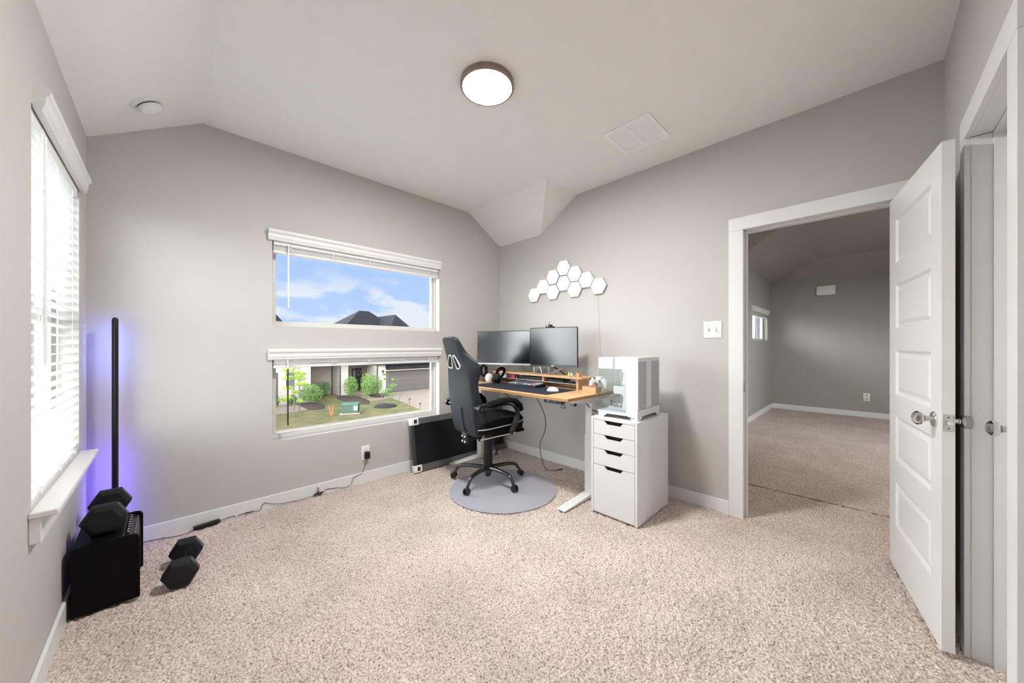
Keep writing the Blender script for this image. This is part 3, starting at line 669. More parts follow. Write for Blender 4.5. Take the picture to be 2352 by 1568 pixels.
# ================================================================== drawer unit
t = thing('drawer_unit', 'tall white drawer unit with cut-out grips, right of the desk', 'drawer unit', (2.5, 1.255, 0))
x0, x1, y0, y1, H = 2.243, 2.760, 1.078, 1.436, .70
bm = B(); box(bm, x0, x1, y0, y0 + .018, 0, H); box(bm, x0, x1, y1 - .018, y1, 0, H); box(bm, x0, x1, y0 + .018, y1 - .018, H - .018, H); box(bm, x0 + .01, x1, y0 + .018, y1 - .018, .0, .02); box(bm, x1 - .006, x1, y0 + .018, y1 - .018, .02, H - .018)
obj('carcass', bm, LAM, t, bev=.0012)
zd = [.678, .602, .478, .356]
zt = [.680, .5905, .4725, .3545, .0] # drawer edges
ZD = [(.567, .679), (.470, .564), (.360, .467), (.006, .357)]
ZD = [(.578, .680), (.473, .575), (.357, .470), (.008, .354)]
for a, (z0, z1) in enumerate(ZD):
    bm = B(); ya, yb_ = y0 + .020, y1 - .020; w = yb_ - ya; cy = (ya + yb_) / 2; nd = .026; hw = .075
    pts = [(ya, z0), (yb_, z0), (yb_, z1), (cy + hw, z1), (cy + hw - .024, z1 - nd), (cy - hw + .024, z1 - nd), (cy - hw, z1), (ya, z1)]
    prism(bm, pts, .016, AX((x0 + .001, 0, 0), (1, 0, 0), (0, 1, 0)))
    fr = obj('drawer', bm, LAM, t, bev=.0008)
    bm = B(); box(bm, x0 + .03, x0 + .034, cy - hw - .01, cy + hw + .01, z1 - .045, z1 - .002); box(bm, x0 + .018, x0 + .03, cy - hw - .01, cy + hw + .01, z1 - .045, z1 - .040)
    obj('grip_recess', bm, mat('recess_black', (.004, .004, .004), .9), fr)

# ================================================================== computer case on the drawer unit
t = thing('computer_case', 'white computer case with glass sides standing on the drawer unit', 'computer', (2.48, 1.26, H)); PCT = t
px0, px1, py0, py1, pz0, pz1 = 2.292, 2.668, 1.104, 1.412, H + .042, 1.137
bm = B()   # base skirt with trapezoid feet
for (u0, u1, fixed, ax) in ((py0, py1, px0, 'x'), (py0, py1, px1 - .006, 'x'), (px0, px1, py0, 'y'), (px0, px1, py1 - .006, 'y')):
    pts = [(u0, H), (u0 + .045, H), (u0 + .075, H + .026), (u1 - .105, H + .026) if ax == 'x' else (u1 - .075, H + .026), (u1 - .135, H) if False else ((u1 - .045, H)), (u1, H), (u1, pz0 + .004), (u0, pz0 + .004)]
    pts[3] = (u1 - .075, H + .026)
    if ax == 'x': prism(bm, pts, .006, AX((fixed, 0, 0), (1, 0, 0), (0, 1, 0)))
    else: prism(bm, [(p[0], p[1]) for p in pts], .006, Matrix.Translation((0, fixed + .006, 0)) @ Matrix.Rotation(R(90), 4, 'X'))
box(bm, px0, px1, py0, py1, pz0, pz0 + .006)
obj('base', bm, PCW, t)
bm = B()  # frame: front service column, top, corner posts
ys = 1.196
box(bm, px0, px1, py0, py0 + .012, pz0 + .03, pz1 - .0); box(bm, px0, px0 + .004, py0, ys, pz0, pz1, .0015); box(bm, px1 - .004, px1, py0, ys, pz0, pz1)
box(bm, px0, px1, py0, ys, pz1 - .004, pz1); box(bm, px0 + .06, px1, ys, py1 - .01, pz1 - .008, pz1 - .004)
box(bm, px0 + .01, px1 - .004, ys - .004, ys - .002, pz0, pz1 - .004)
box(bm, px1 - .014, px1, py1 - .014, py1, pz0, pz1); box(bm, px0, px1, py0, py0 + .0125, pz0 - .002, pz0 + .034)
obj('frame', bm, PCW, t)
perf = mat('perforated_grey', (.42, .42, .44), .5, bump=.5, bscale=900)
for u0, u1 in ((px0 + .018, px0 + .135), (px0 + .228, px1 - .012)):
    bm = B(); box(bm, u0, u1, py0 - .0012, py0 + .001, pz0 + .035, pz1 - .028); obj('mesh_vent', bm, perf, t, label='grey perforated side strip')
bm = B(); box(bm, px0 - .003, px0 + .001, ys - .008, py1, pz0 + .004, pz1, .0008); obj('front_glass', bm, PCGLASS, t)
bm = B(); box(bm, px0, px1 - .01, py1 - .003, py1 + .001, pz0 + .004, pz1, .0008); obj('side_glass', bm, PCGLASS, t)
bm = B(); box(bm, px0 + .003, px0 + .02, ys - .002, ys + .020, pz0 + .02, pz1 - .045, .003)
for zz in (1.04, .955, .875, .79): box(bm, px0 + .001, px0 + .02, ys - .004, ys + .024, zz - .016, zz + .016, .003)
obj('cable_bar', bm, WHITE, t)
bm = B(); box(bm, px0 + .03, px0 + .13, ys + .015, ys + .105, .872, .882, .004); box(bm, px0 + .03, px0 + .036, ys + .015, ys + .105, .872, .93, .002); box(bm, px0 + .03, px0 + .13, ys + .1, ys + .106, .872, .93, .003)
hb = obj('gpu_bracket', bm, WHITE, t)
bm = B()
for k in range(4): box(bm, px0 + .04 + .02 * k, px0 + .052 + .02 * k, ys + .02, ys + .095, .885, .915)
obj('bracket_fins', bm, DARKG, hb)
bm = B(); box(bm, px0 + .04, px1 - .07, ys + .02, py1 - .06, pz0 + .006, pz0 + .032, .003); fb = obj('bottom_fan_tray', bm, mat('pc_lav', (.62, .62, .66), .4), t)
for cxx in (px0 + .105, px0 + .235):
    bm = B(); cyl(bm, (cxx, ys + .09, pz0 + .033), (cxx, ys + .09, pz0 + .037), .055, n=32); obj('fan_ring', bm, mat('fan_grey', (.30, .30, .32), .4), fb, 40)
    bm = B(); cyl(bm, (cxx, ys + .09, pz0 + .036), (cxx, ys + .09, pz0 + .040), .02, n=20)
    for q in range(9):
        a = R(40 * q); box(bm, .018, .05, -.008, .008, .0, .0015, M=Matrix.Translation((cxx, ys + .09, pz0 + .037)) @ Matrix.Rotation(a, 4, 'Z') @ Matrix.Rotation(R(20), 4, 'X'))
    obj('fan_rotor', bm, WHITE, fb)
bm = B(); tube(bm, [(px0 + .08, ys + .15, pz0 + .03), (px0 + .09, ys + .16, pz0 + .07), (px0 + .10, ys + .13, pz0 + .05)], .002, 6, 5); tube(bm, [(px0 + .12, ys + .17, pz0 + .03), (px0 + .12, ys + .15, pz0 + .09), (px0 + .16, ys + .12, pz0 + .10)], .002, 6, 5); obj('loose_leads', bm, DARKG, t)
bm = B(); cyl(bm, (px0 - .0015, 1.124, 1.058), (px0 + .001, 1.124, 1.058), .010, n=24); obj('power_button', bm, mat('button_grey', (.68, .69, .72), .3), t, 40)
bm = B(); box(bm, px0 - .001, px0 + .001, 1.152, 1.167, H + .015, H + .022, .001); cyl(bm, (px0 - .001, 1.187, H + .024), (px0 + .001, 1.187, H + .024), .0028, n=10); box(bm, px0 - .001, px0 + .001, 1.173, 1.179, H + .02, H + .024); box(bm, px0 - .001, px0 + .001, 1.130, 1.142, H + .013, H + .017); obj('front_ports', bm, BLACK, t)

PCT.rotation_euler = (0, 0, R(1.5))
# ================================================================== standing desk
DZ_ = .83
t = thing('standing_desk', 'standing desk with bamboo top and white metal legs in the corner', 'desk', (2.45, 2.35, 0))
dx0, dx1, dy0, dy1 = 2.098, 2.800, 1.540, 3.052
bm = B(); box(bm, dx0, dx1, dy0, dy1, DZ_ - .026, DZ_, .003); obj('desktop', bm, WOOD, t, 40)
bm = B(); box(bm, dx0 - .0006, dx0 + .004, dy0, dy1, DZ_ - .023, DZ_ - .004); box(bm, dx0, dx1, dy0 - .0006, dy0 + .004, DZ_ - .023, DZ_ - .004); obj('edge_band', bm, WOODE, t, label='darker bamboo edge')
for y in (1.590, 2.990):
    bm = B(); box(bm, 2.44, 2.50, y - .035, y + .035, .02, .50, .003); box(bm, 2.445, 2.495, y - .03, y + .03, .45, DZ_ - .06, .002); obj('leg', bm, TRIM, t)
    bm = B(); s = .038
    loft(bm, [[Vector((2.075, y - s, .0)), Vector((2.075, y + s, .0)), Vector((2.078, y + s, .008)), Vector((2.078, y - s, .008))],
              [Vector((2.43, y - s, .0)), Vector((2.43, y + s, .0)), Vector((2.43, y + s, .030)), Vector((2.43, y - s, .030))],
              [Vector((2.51, y - s, .0)), Vector((2.51, y + s, .0)), Vector((2.51, y + s, .030)), Vector((2.51, y - s, .030))],
              [Vector((2.74, y - s, .0)), Vector((2.74, y + s, .0)), Vector((2.74, y + s, .010)), Vector((2.74, y - s, .010))]])
    obj('foot', bm, TRIM, t, bev=.003)
    bm = B(); loft(bm, [[Vector((2.19, y - .02, DZ_ - .046)), Vector((2.19, y + .02, DZ_ - .046)), Vector((2.19, y + .02, DZ_ - .026)), Vector((2.19, y - .02, DZ_ - .026))],
                       [Vector((2.36, y - .02, DZ_ - .072)), Vector((2.36, y + .02, DZ_ - .072)), Vector((2.36, y + .02, DZ_ - .026)), Vector((2.36, y - .02, DZ_ - .026))],
                       [Vector((2.60, y - .02, DZ_ - .072)), Vector((2.60, y + .02, DZ_ - .072)), Vector((2.60, y + .02, DZ_ - .026)), Vector((2.60, y - .02, DZ_ - .026))],
                       [Vector((2.75, y - .02, DZ_ - .046)), Vector((2.75, y + .02, DZ_ - .046)), Vector((2.75, y + .02, DZ_ - .026)), Vector((2.75, y - .02, DZ_ - .026))]])
    obj('support_arm', bm, TRIM, t)
bm = B(); box(bm, 2.42, 2.45, 1.61, 2.97, DZ_ - .066, DZ_ - .027); box(bm, 2.49, 2.52, 1.61, 2.97, DZ_ - .066, DZ_ - .027); obj('cross_rail', bm, TRIM, t)
bm = B(); box(bm, 2.20, 2.29, 2.10, 2.42, DZ_ - .042, DZ_ - .026, .002); obj('cable_tray', bm, TRIM, t)
# things under the desk
t = thing('desk_controller_box', 'blue-grey power strip fixed under the front of the desk top', 'power strip', (2.2, 1.75, .76))
bm = B(); box(bm, 2.165, 2.225, 1.655, 1.83, .765, .803, .006); cb = obj('strip_body', bm, mat('strip_blue', (.035, .055, .085), .35), t, 40)
bm = B(); box(bm, 2.163, 2.166, 1.77, 1.80, .772, .795); box(bm, 2.163, 2.166, 1.70, 1.75, .778, .786); obj('strip_socket', bm, mat('strip_light', (.16, .22, .28), .4), cb)
t = thing('headphone_hook', 'black wire hook loop hanging under the near desk corner', 'hook', (2.16, 1.62, .74))
bm = B(); tube(bm, [(2.15, 1.63, .804), (2.15, 1.63, .775), (2.15, 1.645, .748), (2.15, 1.605, .748), (2.15, 1.625, .775)], .003, 8, 2); obj('hook_wire', bm, BLACK, t)
bm = B()
tube(bm, [(2.3, 2.40, .80), (2.28, 2.37, .77), (2.25, 2.30, .745), (2.25, 2.20, .75), (2.26, 2.14, .79)], .0025, 8, 5)
tube(bm, [(2.3, 2.38, .80), (2.29, 2.34, .76), (2.27, 2.27, .75), (2.27, 2.2, .77), (2.28, 2.13, .80)], .002, 8, 5)
for k in range(4): tube(bm, [(2.28, 2.41 - .012 * k, .804), (2.27, 2.415 - .012 * k, .775), (2.285, 2.405 - .01 * k, .765), (2.29, 2.40 - .012 * k, .79)], .003, 6, 4)
tag(obj('cable_bundle', bm, BLACK), 'tangle of black cables looping below the middle of the desk', 'cables')
bm = B()
tube(bm, [(2.3, 1.72, .80), (2.34, 1.68, .775), (2.42, 1.64, .775), (2.5, 1.60, .78)], .006, 8, 5); tube(bm, [(2.34, 1.66, .80), (2.36, 1.655, .765), (2.4, 1.64, .765), (2.42, 1.62, .80)], .005, 8, 5)
tube(bm, [(2.42, 1.64, .77), (2.44, 1.60, .74), (2.46, 1.56, .70), (2.55, 1.53, .66), (2.62, 1.5, .63)], .004, 8, 5)
tube(bm, [(2.21, 1.60, .80), (2.22, 1.60, .765), (2.24, 1.585, .758), (2.26, 1.58, .775), (2.26, 1.58, .80)], .0025, 8, 5); ball(bm, (2.25, 1.582, .762), .012)
tag(obj('cable_bundle', bm, BLACK), 'black cables sagging under the right end of the desk top', 'cables')
bm = B(); tube(bm, [(2.5, 2.22, .78), (2.52, 2.20, .70), (2.58, 2.18, .58), (2.60, 2.17, .47), (2.58, 2.175, .38), (2.55, 2.20, .28), (2.56, 2.20, .18), (2.58, 2.19, .09), (2.62, 2.17, .02), (2.68, 2.15, .005), (2.73, 2.12, .005)], .003, 8, 5); cyl(bm, (2.73, 2.12, .006), (2.77, 2.10, .007), .006, n=10)
tag(obj('hanging_cable', bm, BLACK, sm=60), 'single black cable hanging from the desk to the carpet by the wall', 'cable')
# desk mat, keyboard, mouse
bm = B(); box(bm, 2.140, 2.545, 1.780, 2.760, DZ_, DZ_ + .004, .0015); tag(obj('desk_mat', bm, PAD), 'large dark blue-grey desk mat under keyboard and mouse', 'desk mat')
kz = DZ_ + .004
t = thing('keyboard', 'black mechanical keyboard with grey, mint and red keys on the desk mat', 'keyboard', (2.46, 2.31, kz))
bm = B(); kx0, kx1, ky0, ky1 = 2.405, 2.545, 2.125, 2.500
loft(bm, [[Vector((kx0, y, kz)), Vector((kx1, y, kz)), Vector((kx1, y, kz + .030)), Vector((kx0, y, kz + .018))] for y in (ky0, ky1)]); kbody = obj('keyboard_case', bm, BLACK, t, bev=.003)
kcols = {'g': mat('key_grey', (.13, .15, .20), .5), 'd': mat('key_dark', (.05, .055, .07), .5), 'r': mat('key_red', (.75, .14, .13), .5), 'm': mat('key_mint', (.35, .62, .62), .5), 'l': mat('key_light', (.27, .31, .40), .5)}
kproto = {}
rows, cols = 5, 15
for r_ in range(rows):
    for c_ in range(cols):
        y = ky1 - .014 - (c_ + .5) * (ky1 - ky0 - .028) / cols; x = kx0 + .010 + (r_ + .5) * (.118 / rows)
        zz = kz + .018 + (x - kx0) / (kx1 - kx0) * .012
        key = 'd' if 1 <= c_ <= 11 and r_ >= 1 else 'g'
        if r_ == 0: key = 'l' if c_ in (0, 1, 2, 8, 9, 10) else ('r' if c_ == 13 else 'g')
        if (r_, c_) in ((4, 0), (2, 12), (1, 12)): key = 'r'
        if (r_, c_) in ((0, 11), (0, 3)): key = 'm'
        if c_ >= 13 and r_ > 0: key = 'l'
        if key not in kproto:
            bm = B(); loft(bm, [[Vector((-.0098, -.0108, 0)), Vector((.0098, -.0108, 0)), Vector((.0098, .0108, 0)), Vector((-.0098, .0108, 0))], [Vector((-.0068, -.008, .0085)), Vector((.0068, -.008, .0085)), Vector((.0068, .008, .0085)), Vector((-.0068, .008, .0085))]])
            o = obj('key', bm, kcols[key], kbody, local=True); kproto[key] = o
        else: o = kproto[key].copy(); S.collection.objects.link(o); o.parent = kbody
        o.location = (x - 2.46, y - 2.31, zz - kz)
t = thing('computer_mouse', 'white wireless mouse on the right end of the desk mat', 'mouse', (2.335, 1.872, kz))
bm = B()
ball(bm, (0, 0, .004), .052, .60, 1.02, .66, 28)
for v in bm.verts:
    if v.co.z < 0: v.co.z = 0
    v.co.z *= (1.0 - 3.5 * v.co.y * (1 if v.co.y > 0 else .6) ) if False else 1
    v.co = Matrix.Rotation(R(20), 3, 'Z') @ v.co
obj('mouse_shell', bm, mat('mouse_white', (.74, .71, .70), .4), t, 60, local=True)
bm = B(); box(bm, -.0035, .0035, .018, .032, .030, .0355, .002, M=Matrix.Rotation(R(110), 4, 'Z')); obj('scroll_wheel', bm, mat('wheel_grey', (.5, .48, .47), .5), t, local=True)
# monitor riser
t = thing('monitor_riser', 'bamboo desk shelf with a pale metal under-shelf, behind the keyboard', 'desk shelf', (2.66, 2.38, DZ_))
bm = B()
ry0, ry1 = 1.722, 2.905
pts = [(2.552, ry0 + .012), (2.570, ry0), (2.735, ry0 - .008), (2.764, ry0 + .02), (2.764, ry1 - .02), (2.75, ry1), (2.565, ry1), (2.552, ry1 - .012)]
prism(bm, pts, .016, Matrix.Translation((0, 0, .926)), .003); obj('shelf_top', bm, WOOD, t, 40)
for y in (1.792, 2.185, 2.840):
    full = y != 2.185
    bm = B(); box(bm, 2.575, 2.735, y - .010, y + .010, DZ_ if full else .880, .926, .001); obj('shelf_support', bm, WOOD, t)
bm = B(); box(bm, 2.572, 2.735, 1.803, 2.829, .877, .880); obj('under_shelf', bm, mat('riser_metal', (.62, .62, .62), .35, .3), t)
bm = B(); box(bm, 2.725, 2.735, 1.803, 2.829, DZ_, .86); obj('back_rail', bm, WOOD, t)
for y in (2.05, 2.16):
    bm = B(); tube(bm, [(2.60, y, .878), (2.60, y - .03, .86), (2.62, y - .035, .85)], .003, 6, 2); obj('under_clip', bm, BLACK, t)
zs_ = .8803
t = thing('paper_box', 'small white printed box on the riser under-shelf behind the headphones', 'box', (2.63, 2.765, zs_))
bm = B(); box(bm, 2.590, 2.66, 2.715, 2.815, zs_, .917, .001); pb = obj('box_body', bm, WHITE, t)
bm = B()
for k in range(7): box(bm, 2.5888, 2.590, 2.728 + k * .0105, 2.735 + k * .0105, .899, .906)
box(bm, 2.5888, 2.590, 2.73, 2.79, .890, .892)
obj('printed_marks', bm, mat('print_blue', (.12, .16, .28), .6), pb)
t = thing('pink_box', 'small magenta box with an orange top half on the riser under-shelf', 'box', (2.63, 2.62, zs_))
bm = B(); box(bm, 2.59, 2.66, 2.585, 2.665, zs_, .918, .001); pb = obj('box_body', bm, mat('magenta', (.75, .03, .12), .45), t)
bm = B(); box(bm, 2.5888, 2.59, 2.600, 2.645, .897, .914); obj('orange_band', bm, mat('orange_print', (.65, .18, .03), .5), pb)
bm = B(); lathe(bm, [(0, 0), (.010, 0), (.010, .022), (.006, .028), (.006, .032), (0, .032)], Matrix.Translation((2.60, 2.560, zs_)), 16); tag(obj('small_bottle', bm, mat('bottle_grey', (.30, .38, .38), .3), sm=40), 'tiny grey bottle beside the magenta box on the under-shelf', 'bottle')
bm = B(); box(bm, 2.60, 2.71, 2.205, 2.52, zs_, .912, .003); tag(obj('flat_device', bm, BLACK), 'long flat black device on the riser under-shelf left of the middle support', 'device')
bm = B(); box(bm, 2.60, 2.71, 1.96, 2.16, zs_, .906, .003); tag(obj('flat_device', bm, BLACK), 'wide flat black device on the right half of the under-shelf', 'device')
bm = B(); box(bm, 2.585, 2.61, 1.845, 1.90, zs_, .900, .004); tube(bm, [(2.6, 1.85, .888), (2.605, 1.83, .888), (2.62, 1.81, .884)], .003, 6, 3); tag(obj('card_reader', bm, BLACK), 'small black adapter at the right end of the under-shelf', 'adapter')
# toy figurines on the riser
def figurine(x, y, s, body, accent, label, ears):
    z0 = .942; t = thing('toy_figurine', label, 'toy', (x, y, z0), 0, 'toy figurines on the riser')
    bm = B(); ball(bm, (0, 0, .011 * s), .011 * s, 1, 1, 1, 14); ball(bm, (-.002 * s, 0, .024 * s), .0088 * s, 1, 1, .95, 14); obj('toy_body', bm, body, t, 60, local=True)
    bm = B()
    for q in (-1, 1):
        if ears == 'long': lathe(bm, [(0, 0), (.003 * s, .002 * s), (.0026 * s, .010 * s), (0, .014 * s)], Matrix.Translation((0, q * .005 * s, .029 * s)) @ Matrix.Rotation(R(-12 * q), 4, 'X'), 8)
        else: ball(bm, (0, q * .0068 * s, .031 * s), .0032 * s, n=8)
    obj('toy_ears', bm, accent, t, 60, local=True)
    bm = B(); ball(bm, (.008 * s, 0, .006 * s), .004 * s, n=8); ball(bm, (-.010 * s, .004 * s, .004 * s), .0035 * s, n=8); ball(bm, (-.010 * s, -.004 * s, .004 * s), .0035 * s, n=8); obj('toy_feet', bm, accent, t, 60, local=True)
yel = mat('toy_yellow', (.85, .62, .06), .4); teal = mat('toy_teal', (.18, .55, .50), .4); pale = mat('toy_pale', (.55, .75, .72), .4); ora = mat('toy_orange', (.85, .22, .05), .4); red = mat('toy_red', (.80, .07, .05), .4); crm = mat('toy_cream', (.85, .70, .40), .4)
figurine(2.60, 1.898, 1.0, yel, yel, 'tiny yellow long-eared toy figurine, leftmost on the riser', 'long')
figurine(2.60, 1.868, 1.0, pale, teal, 'tiny pale green toy figurine with teal ears on the riser', 'r')
figurine(2.60, 1.812, 1.1, ora, ora, 'tiny orange toy figurine left of the red one on the riser', 'r')
figurine(2.59, 1.792, .95, crm, yel, 'tiny cream toy figurine between the orange and red ones', 'r')
figurine(2.60, 1.772, .95, red, ora, 'tiny red toy figurine nearest the right end of the riser', 'long')
# bamboo box + controller
t = thing('bamboo_box', 'small open bamboo box on the right edge of the desk', 'box', (2.53, 1.61, DZ_))
bx0, bx1, by0, by1 = 2.490, 2.585, 1.552, 1.682; bm = B()
box(bm, bx0, bx0 + .008, by0, by1, DZ_, DZ_ + .050); box(bm, bx1 - .008, bx1, by0, by1, DZ_, DZ_ + .050); box(bm, bx0, bx1, by0, by0 + .008, DZ_, DZ_ + .050); box(bm, bx0, bx1, by1 - .008, by1, DZ_, DZ_ + .050); box(bm, bx0, bx1, by0, by1, DZ_, DZ_ + .008); obj('box_body', bm, WOOD, t, bev=.001)
bm = B(); box(bm, bx0 + .015, bx1 - .01, by0 + .02, by1 - .02, DZ_ + .008, DZ_ + .051, .004); obj('box_contents', bm, mat('card_red', (.35, .06, .05), .5), t)
t = thing('game_controller', 'white game controller propped upright behind the bamboo box', 'game controller', (2.66, 1.60, DZ_))
bm = B(); M = AX((2.66, 1.625, .925), (-1, 0, .25), (0, -1, 0))
ball(bm, (0, 0, 0), .05, 1.25, .62, .32, 24, M)
for q in (-1, 1):
    tube(bm, [M @ Vector((q * .045, .005, 0)), M @ Vector((q * .066, -.03, .0)), M @ Vector((q * .074, -.072, -.004))], [.024, .021, .012], 14, 5)
ctl = obj('controller_shell', bm, WHITE, t, 60)
bm = B()
for a, b_ in ((-.035, .01), (.018, -.012)): cyl(bm, M @ Vector((a, b_, .012)), M @ Vector((a, b_, .024)), .0085, n=16)
for a, b_ in ((.035, .018), (.043, .010), (.027, .010), (.035, .002), (-.018, -.012), (-.022, -.012), (-.014, -.012)): cyl(bm, M @ Vector((a, b_, .010)), M @ Vector((a, b_, .019)), .0035, n=10)
obj('sticks_and_buttons', bm, DARKG, ctl)
bm = B(); box(bm, 2.655, 2.71, 1.585, 1.665, DZ_, DZ_ + .012, .003); box(bm, 2.69, 2.71, 1.60, 1.65, DZ_, DZ_ + .05, .003); obj('controller_stand', bm, WHITE, t)
# headphones etc
t = thing('headphones', 'black over-ear headphones resting at the left of the desk', 'headphones', (2.45, 2.70, kz))
bm = B(); c = Vector((2.40, 2.655, kz + .058)); nrm = Vector((-.75, -.62, .22)).normalized(); M = AX(c, nrm, (0, 0, 1))
lathe(bm, [(0, .030), (.026, .028), (.042, .018), (.048, .0), (.044, -.016), (.0, -.016)], Matrix(M), 28); obj('ear_cup', bm, BLACK, t, 50)
bm = B(); lathe(bm, [(0, .0305), (.020, .0295), (.020, .0315), (0, .0325)], M, 24); obj('cup_disc', bm, mat('cup_grey', (.035, .037, .04), .3), t, 50)
bm = B(); M = AX((2.475, 2.745, kz + .028), (-.1, -.25, 1), (1, 0, 0)); lathe(bm, [(.02, .020), (.030, .026), (.046, .018), (.050, 0), (.046, -.020), (.0, -.026), (.0, .0), (.018, .004)], M, 28); obj('ear_cup', bm, FABR, t, 50)
bm = B(); tube(bm, [(2.405, 2.66, kz + .10), (2.42, 2.655, kz + .135), (2.455, 2.645, kz + .155), (2.50, 2.65, kz + .14), (2.525, 2.68, kz + .10), (2.515, 2.72, kz + .05), (2.49, 2.742, kz + .035)], .012, 12, 5, flat=1.5); obj('headband', bm, FABR, t, 60)
t = thing('headset', 'second black headset hanging left of the desk headphones on a stand', 'headphones', (2.50, 2.945, DZ_))
bm = B(); cyl(bm, (2.52, 2.945, DZ_), (2.52, 2.945, DZ_ + .165), .006, n=12); cyl(bm, (2.52, 2.945, DZ_), (2.52, 2.945, DZ_ + .008), .05, n=24); obj('stand', bm, BLACK, t, 40)
bm = B(); P = [(2.47 + .012 * math.cos(a), 2.945 - .030 * math.cos(a), DZ_ + .120 + .056 * math.sin(a)) for a in [2 * math.pi * q / 16 for q in range(17)]]
tube(bm, P, .014, 12, 2); obj('ear_pad', bm, FABR, t, 60)
bm = B(); tube(bm, [(2.475, 2.93, DZ_ + .064), (2.47, 2.90, DZ_ + .03), (2.45, 2.86, DZ_ + .012)], .006, 8, 4); obj('band_arm', bm, BLACK, t, 60)
t = thing('smart_speaker', 'round pale speaker standing behind the desk headphones', 'speaker', (2.475, 2.86, DZ_))
bm = B(); lathe(bm, [(0, 0), (.034, 0), (.046, .02), (.050, .05), (.044, .085), (.028, .105), (0, .112)], Matrix.Translation((2.475, 2.86, DZ_)) @ Matrix.Scale(.85, 4), 28); obj('speaker_body', bm, mat('speaker_pale', (.66, .62, .60), .7), t, 60)
# monitors
def monitor(label, tl, tr, zb, zt, silver, tilt):
    a = Vector((tl[0], tl[1], 0)); b = Vector((tr[0], tr[1], 0)); u = (b - a).normalized(); w = (b - a).length
    n = Vector((0, 0, 1)).cross(u); n = -n if n.x > 0 else n     # towards the room (-x)
    c = (a + b) / 2; Mx = Matrix.Translation((c.x, c.y, zb)) @ Matrix((u, -n, Vector((0, 0, 1)))).transposed().to_4x4() @ Matrix.Rotation(R(tilt), 4, 'X')
    t = thing('monitor', label, 'monitor', (c.x, c.y, zb)); h = zt - zb
    bm = B(); box(bm, -w / 2, w / 2, 0, .018, 0, h, .003, M=Mx); box(bm, -w * .36, w * .36, .018, .045, .05, h - .05, .01, M=Mx); obj('monitor_body', bm, BLACK, t, 40)
    chin = .018
    bm = B(); box(bm, -w / 2 + .006, w / 2 - .006, -.0012, .001, chin, h - .006, M=Mx); obj('screen', bm, SCREEN if silver else mat('screen_glossy', (0.005, 0.006, 0.007), 0.26, spec=1.0, coat=0.5), t)
    bm = B(); box(bm, -w / 2, w / 2, -.002, .012, -.001, chin - .002, .001, M=Mx); ch = obj('chin_strip', bm, mat('chin_silver', (.55, .54, .54), .35, .2) if silver else mat('chin_dark', (.055, .06, .07), .3), t, label='silver strip below the screen' if silver else 'dark grey strip below the screen')
    if not silver: bm = B(); box(bm, -.018, .010, -.0032, -.0018, .005, .012, .0005, M=Mx); obj('maker_mark', bm, WHITE, ch, label='small white wordmark')
    return t, Mx, w, h
mA, MA, wA, hA = monitor('left monitor, turned slightly towards the chair, with a silver lower strip', (2.445, 3.025), (2.668, 2.435), 1.018, 1.379, True, -1)
mB, MB, wB, hB = monitor('right monitor, facing the room squarely, with a webcam on top', (2.530, 2.308), (2.652, 1.838), 1.022, 1.394, False, 1)
for o_, Mm in ((mA, MA), (mB, MB)):
    c = Mm @ Vector((0, .045, .17)); sil = mat('arm_silver', (.6, .6, .6), .3, .6)
    bm = B(); cyl(bm, c, c + Vector((.045, 0, 0)), .03, n=20); pa = Vector((2.782, 2.36 + (c.y - 2.36) * .3, 1.06)); tube(bm, [c + Vector((.045, 0, 0)), pa], .016, 12, 1)
    obj('monitor_arm', bm, sil, o_, 40)
    bm = B(); cyl(bm, (pa.x, pa.y, .83), (pa.x, pa.y, 1.10), .014, n=16); box(bm, pa.x - .02, 2.799, pa.y - .03, pa.y + .03, .8305, .85); obj('arm_post', bm, sil, o_, 40)
bm = B(); tube(bm, [(2.66, 2.18, 1.04), (2.70, 2.10, .99), (2.72, 2.03, .943)], .005, 8, 3); tube(bm, [(2.70, 2.62, 1.04), (2.72, 2.58, .98), (2.73, 2.56, .943)], .002, 8, 3); tube(bm, [(2.76, 1.79, .92), (2.80, 1.75, .88), (2.80, 1.72, .835)], .005, 8, 4)
tag(obj('monitor_cables', bm, BLACK), 'black cables running down behind the right monitor', 'cables')
for p, q in (((2.72, 2.36, 1.05), (2.70, 2.30, .943)), ((2.66, 1.97, 1.04), (2.70, 2.16, .943)), ((2.67, 1.93, 1.05), (2.72, 2.22, .943))): bm = B(); tube(bm, [p, q], .007, 8, 1); obj('stand_leg', bm, mat('arm_silver', (.6, .6, .6), .3, .6), mB)
t = thing('webcam', 'small black webcam clipped to the top of the right monitor', 'webcam', (2.58, 2.12, 1.388))
bm = B(); box(bm, 2.565, 2.60, 2.06, 2.15, 1.388, 1.397, .002); box(bm, 2.572, 2.600, 2.085, 2.150, 1.397, 1.420, .004); box(bm, 2.57, 2.60, 2.06, 2.085, 1.395, 1.403, .002); obj('webcam_body', bm, BLACK, t, 40)
bm = B(); cyl(bm, (2.566, 2.122, 1.409), (2.573, 2.122, 1.409), .009, n=16); obj('lens', bm, mat('lens_grey', (.25, .27, .30), .1), t, 40)
bm = B(); box(bm, 2.583, 2.593, 2.108, 2.130, 1.418, 1.448, .004); obj('privacy_tab', bm, mat('tab_grey', (.25, .25, .26), .4), t)

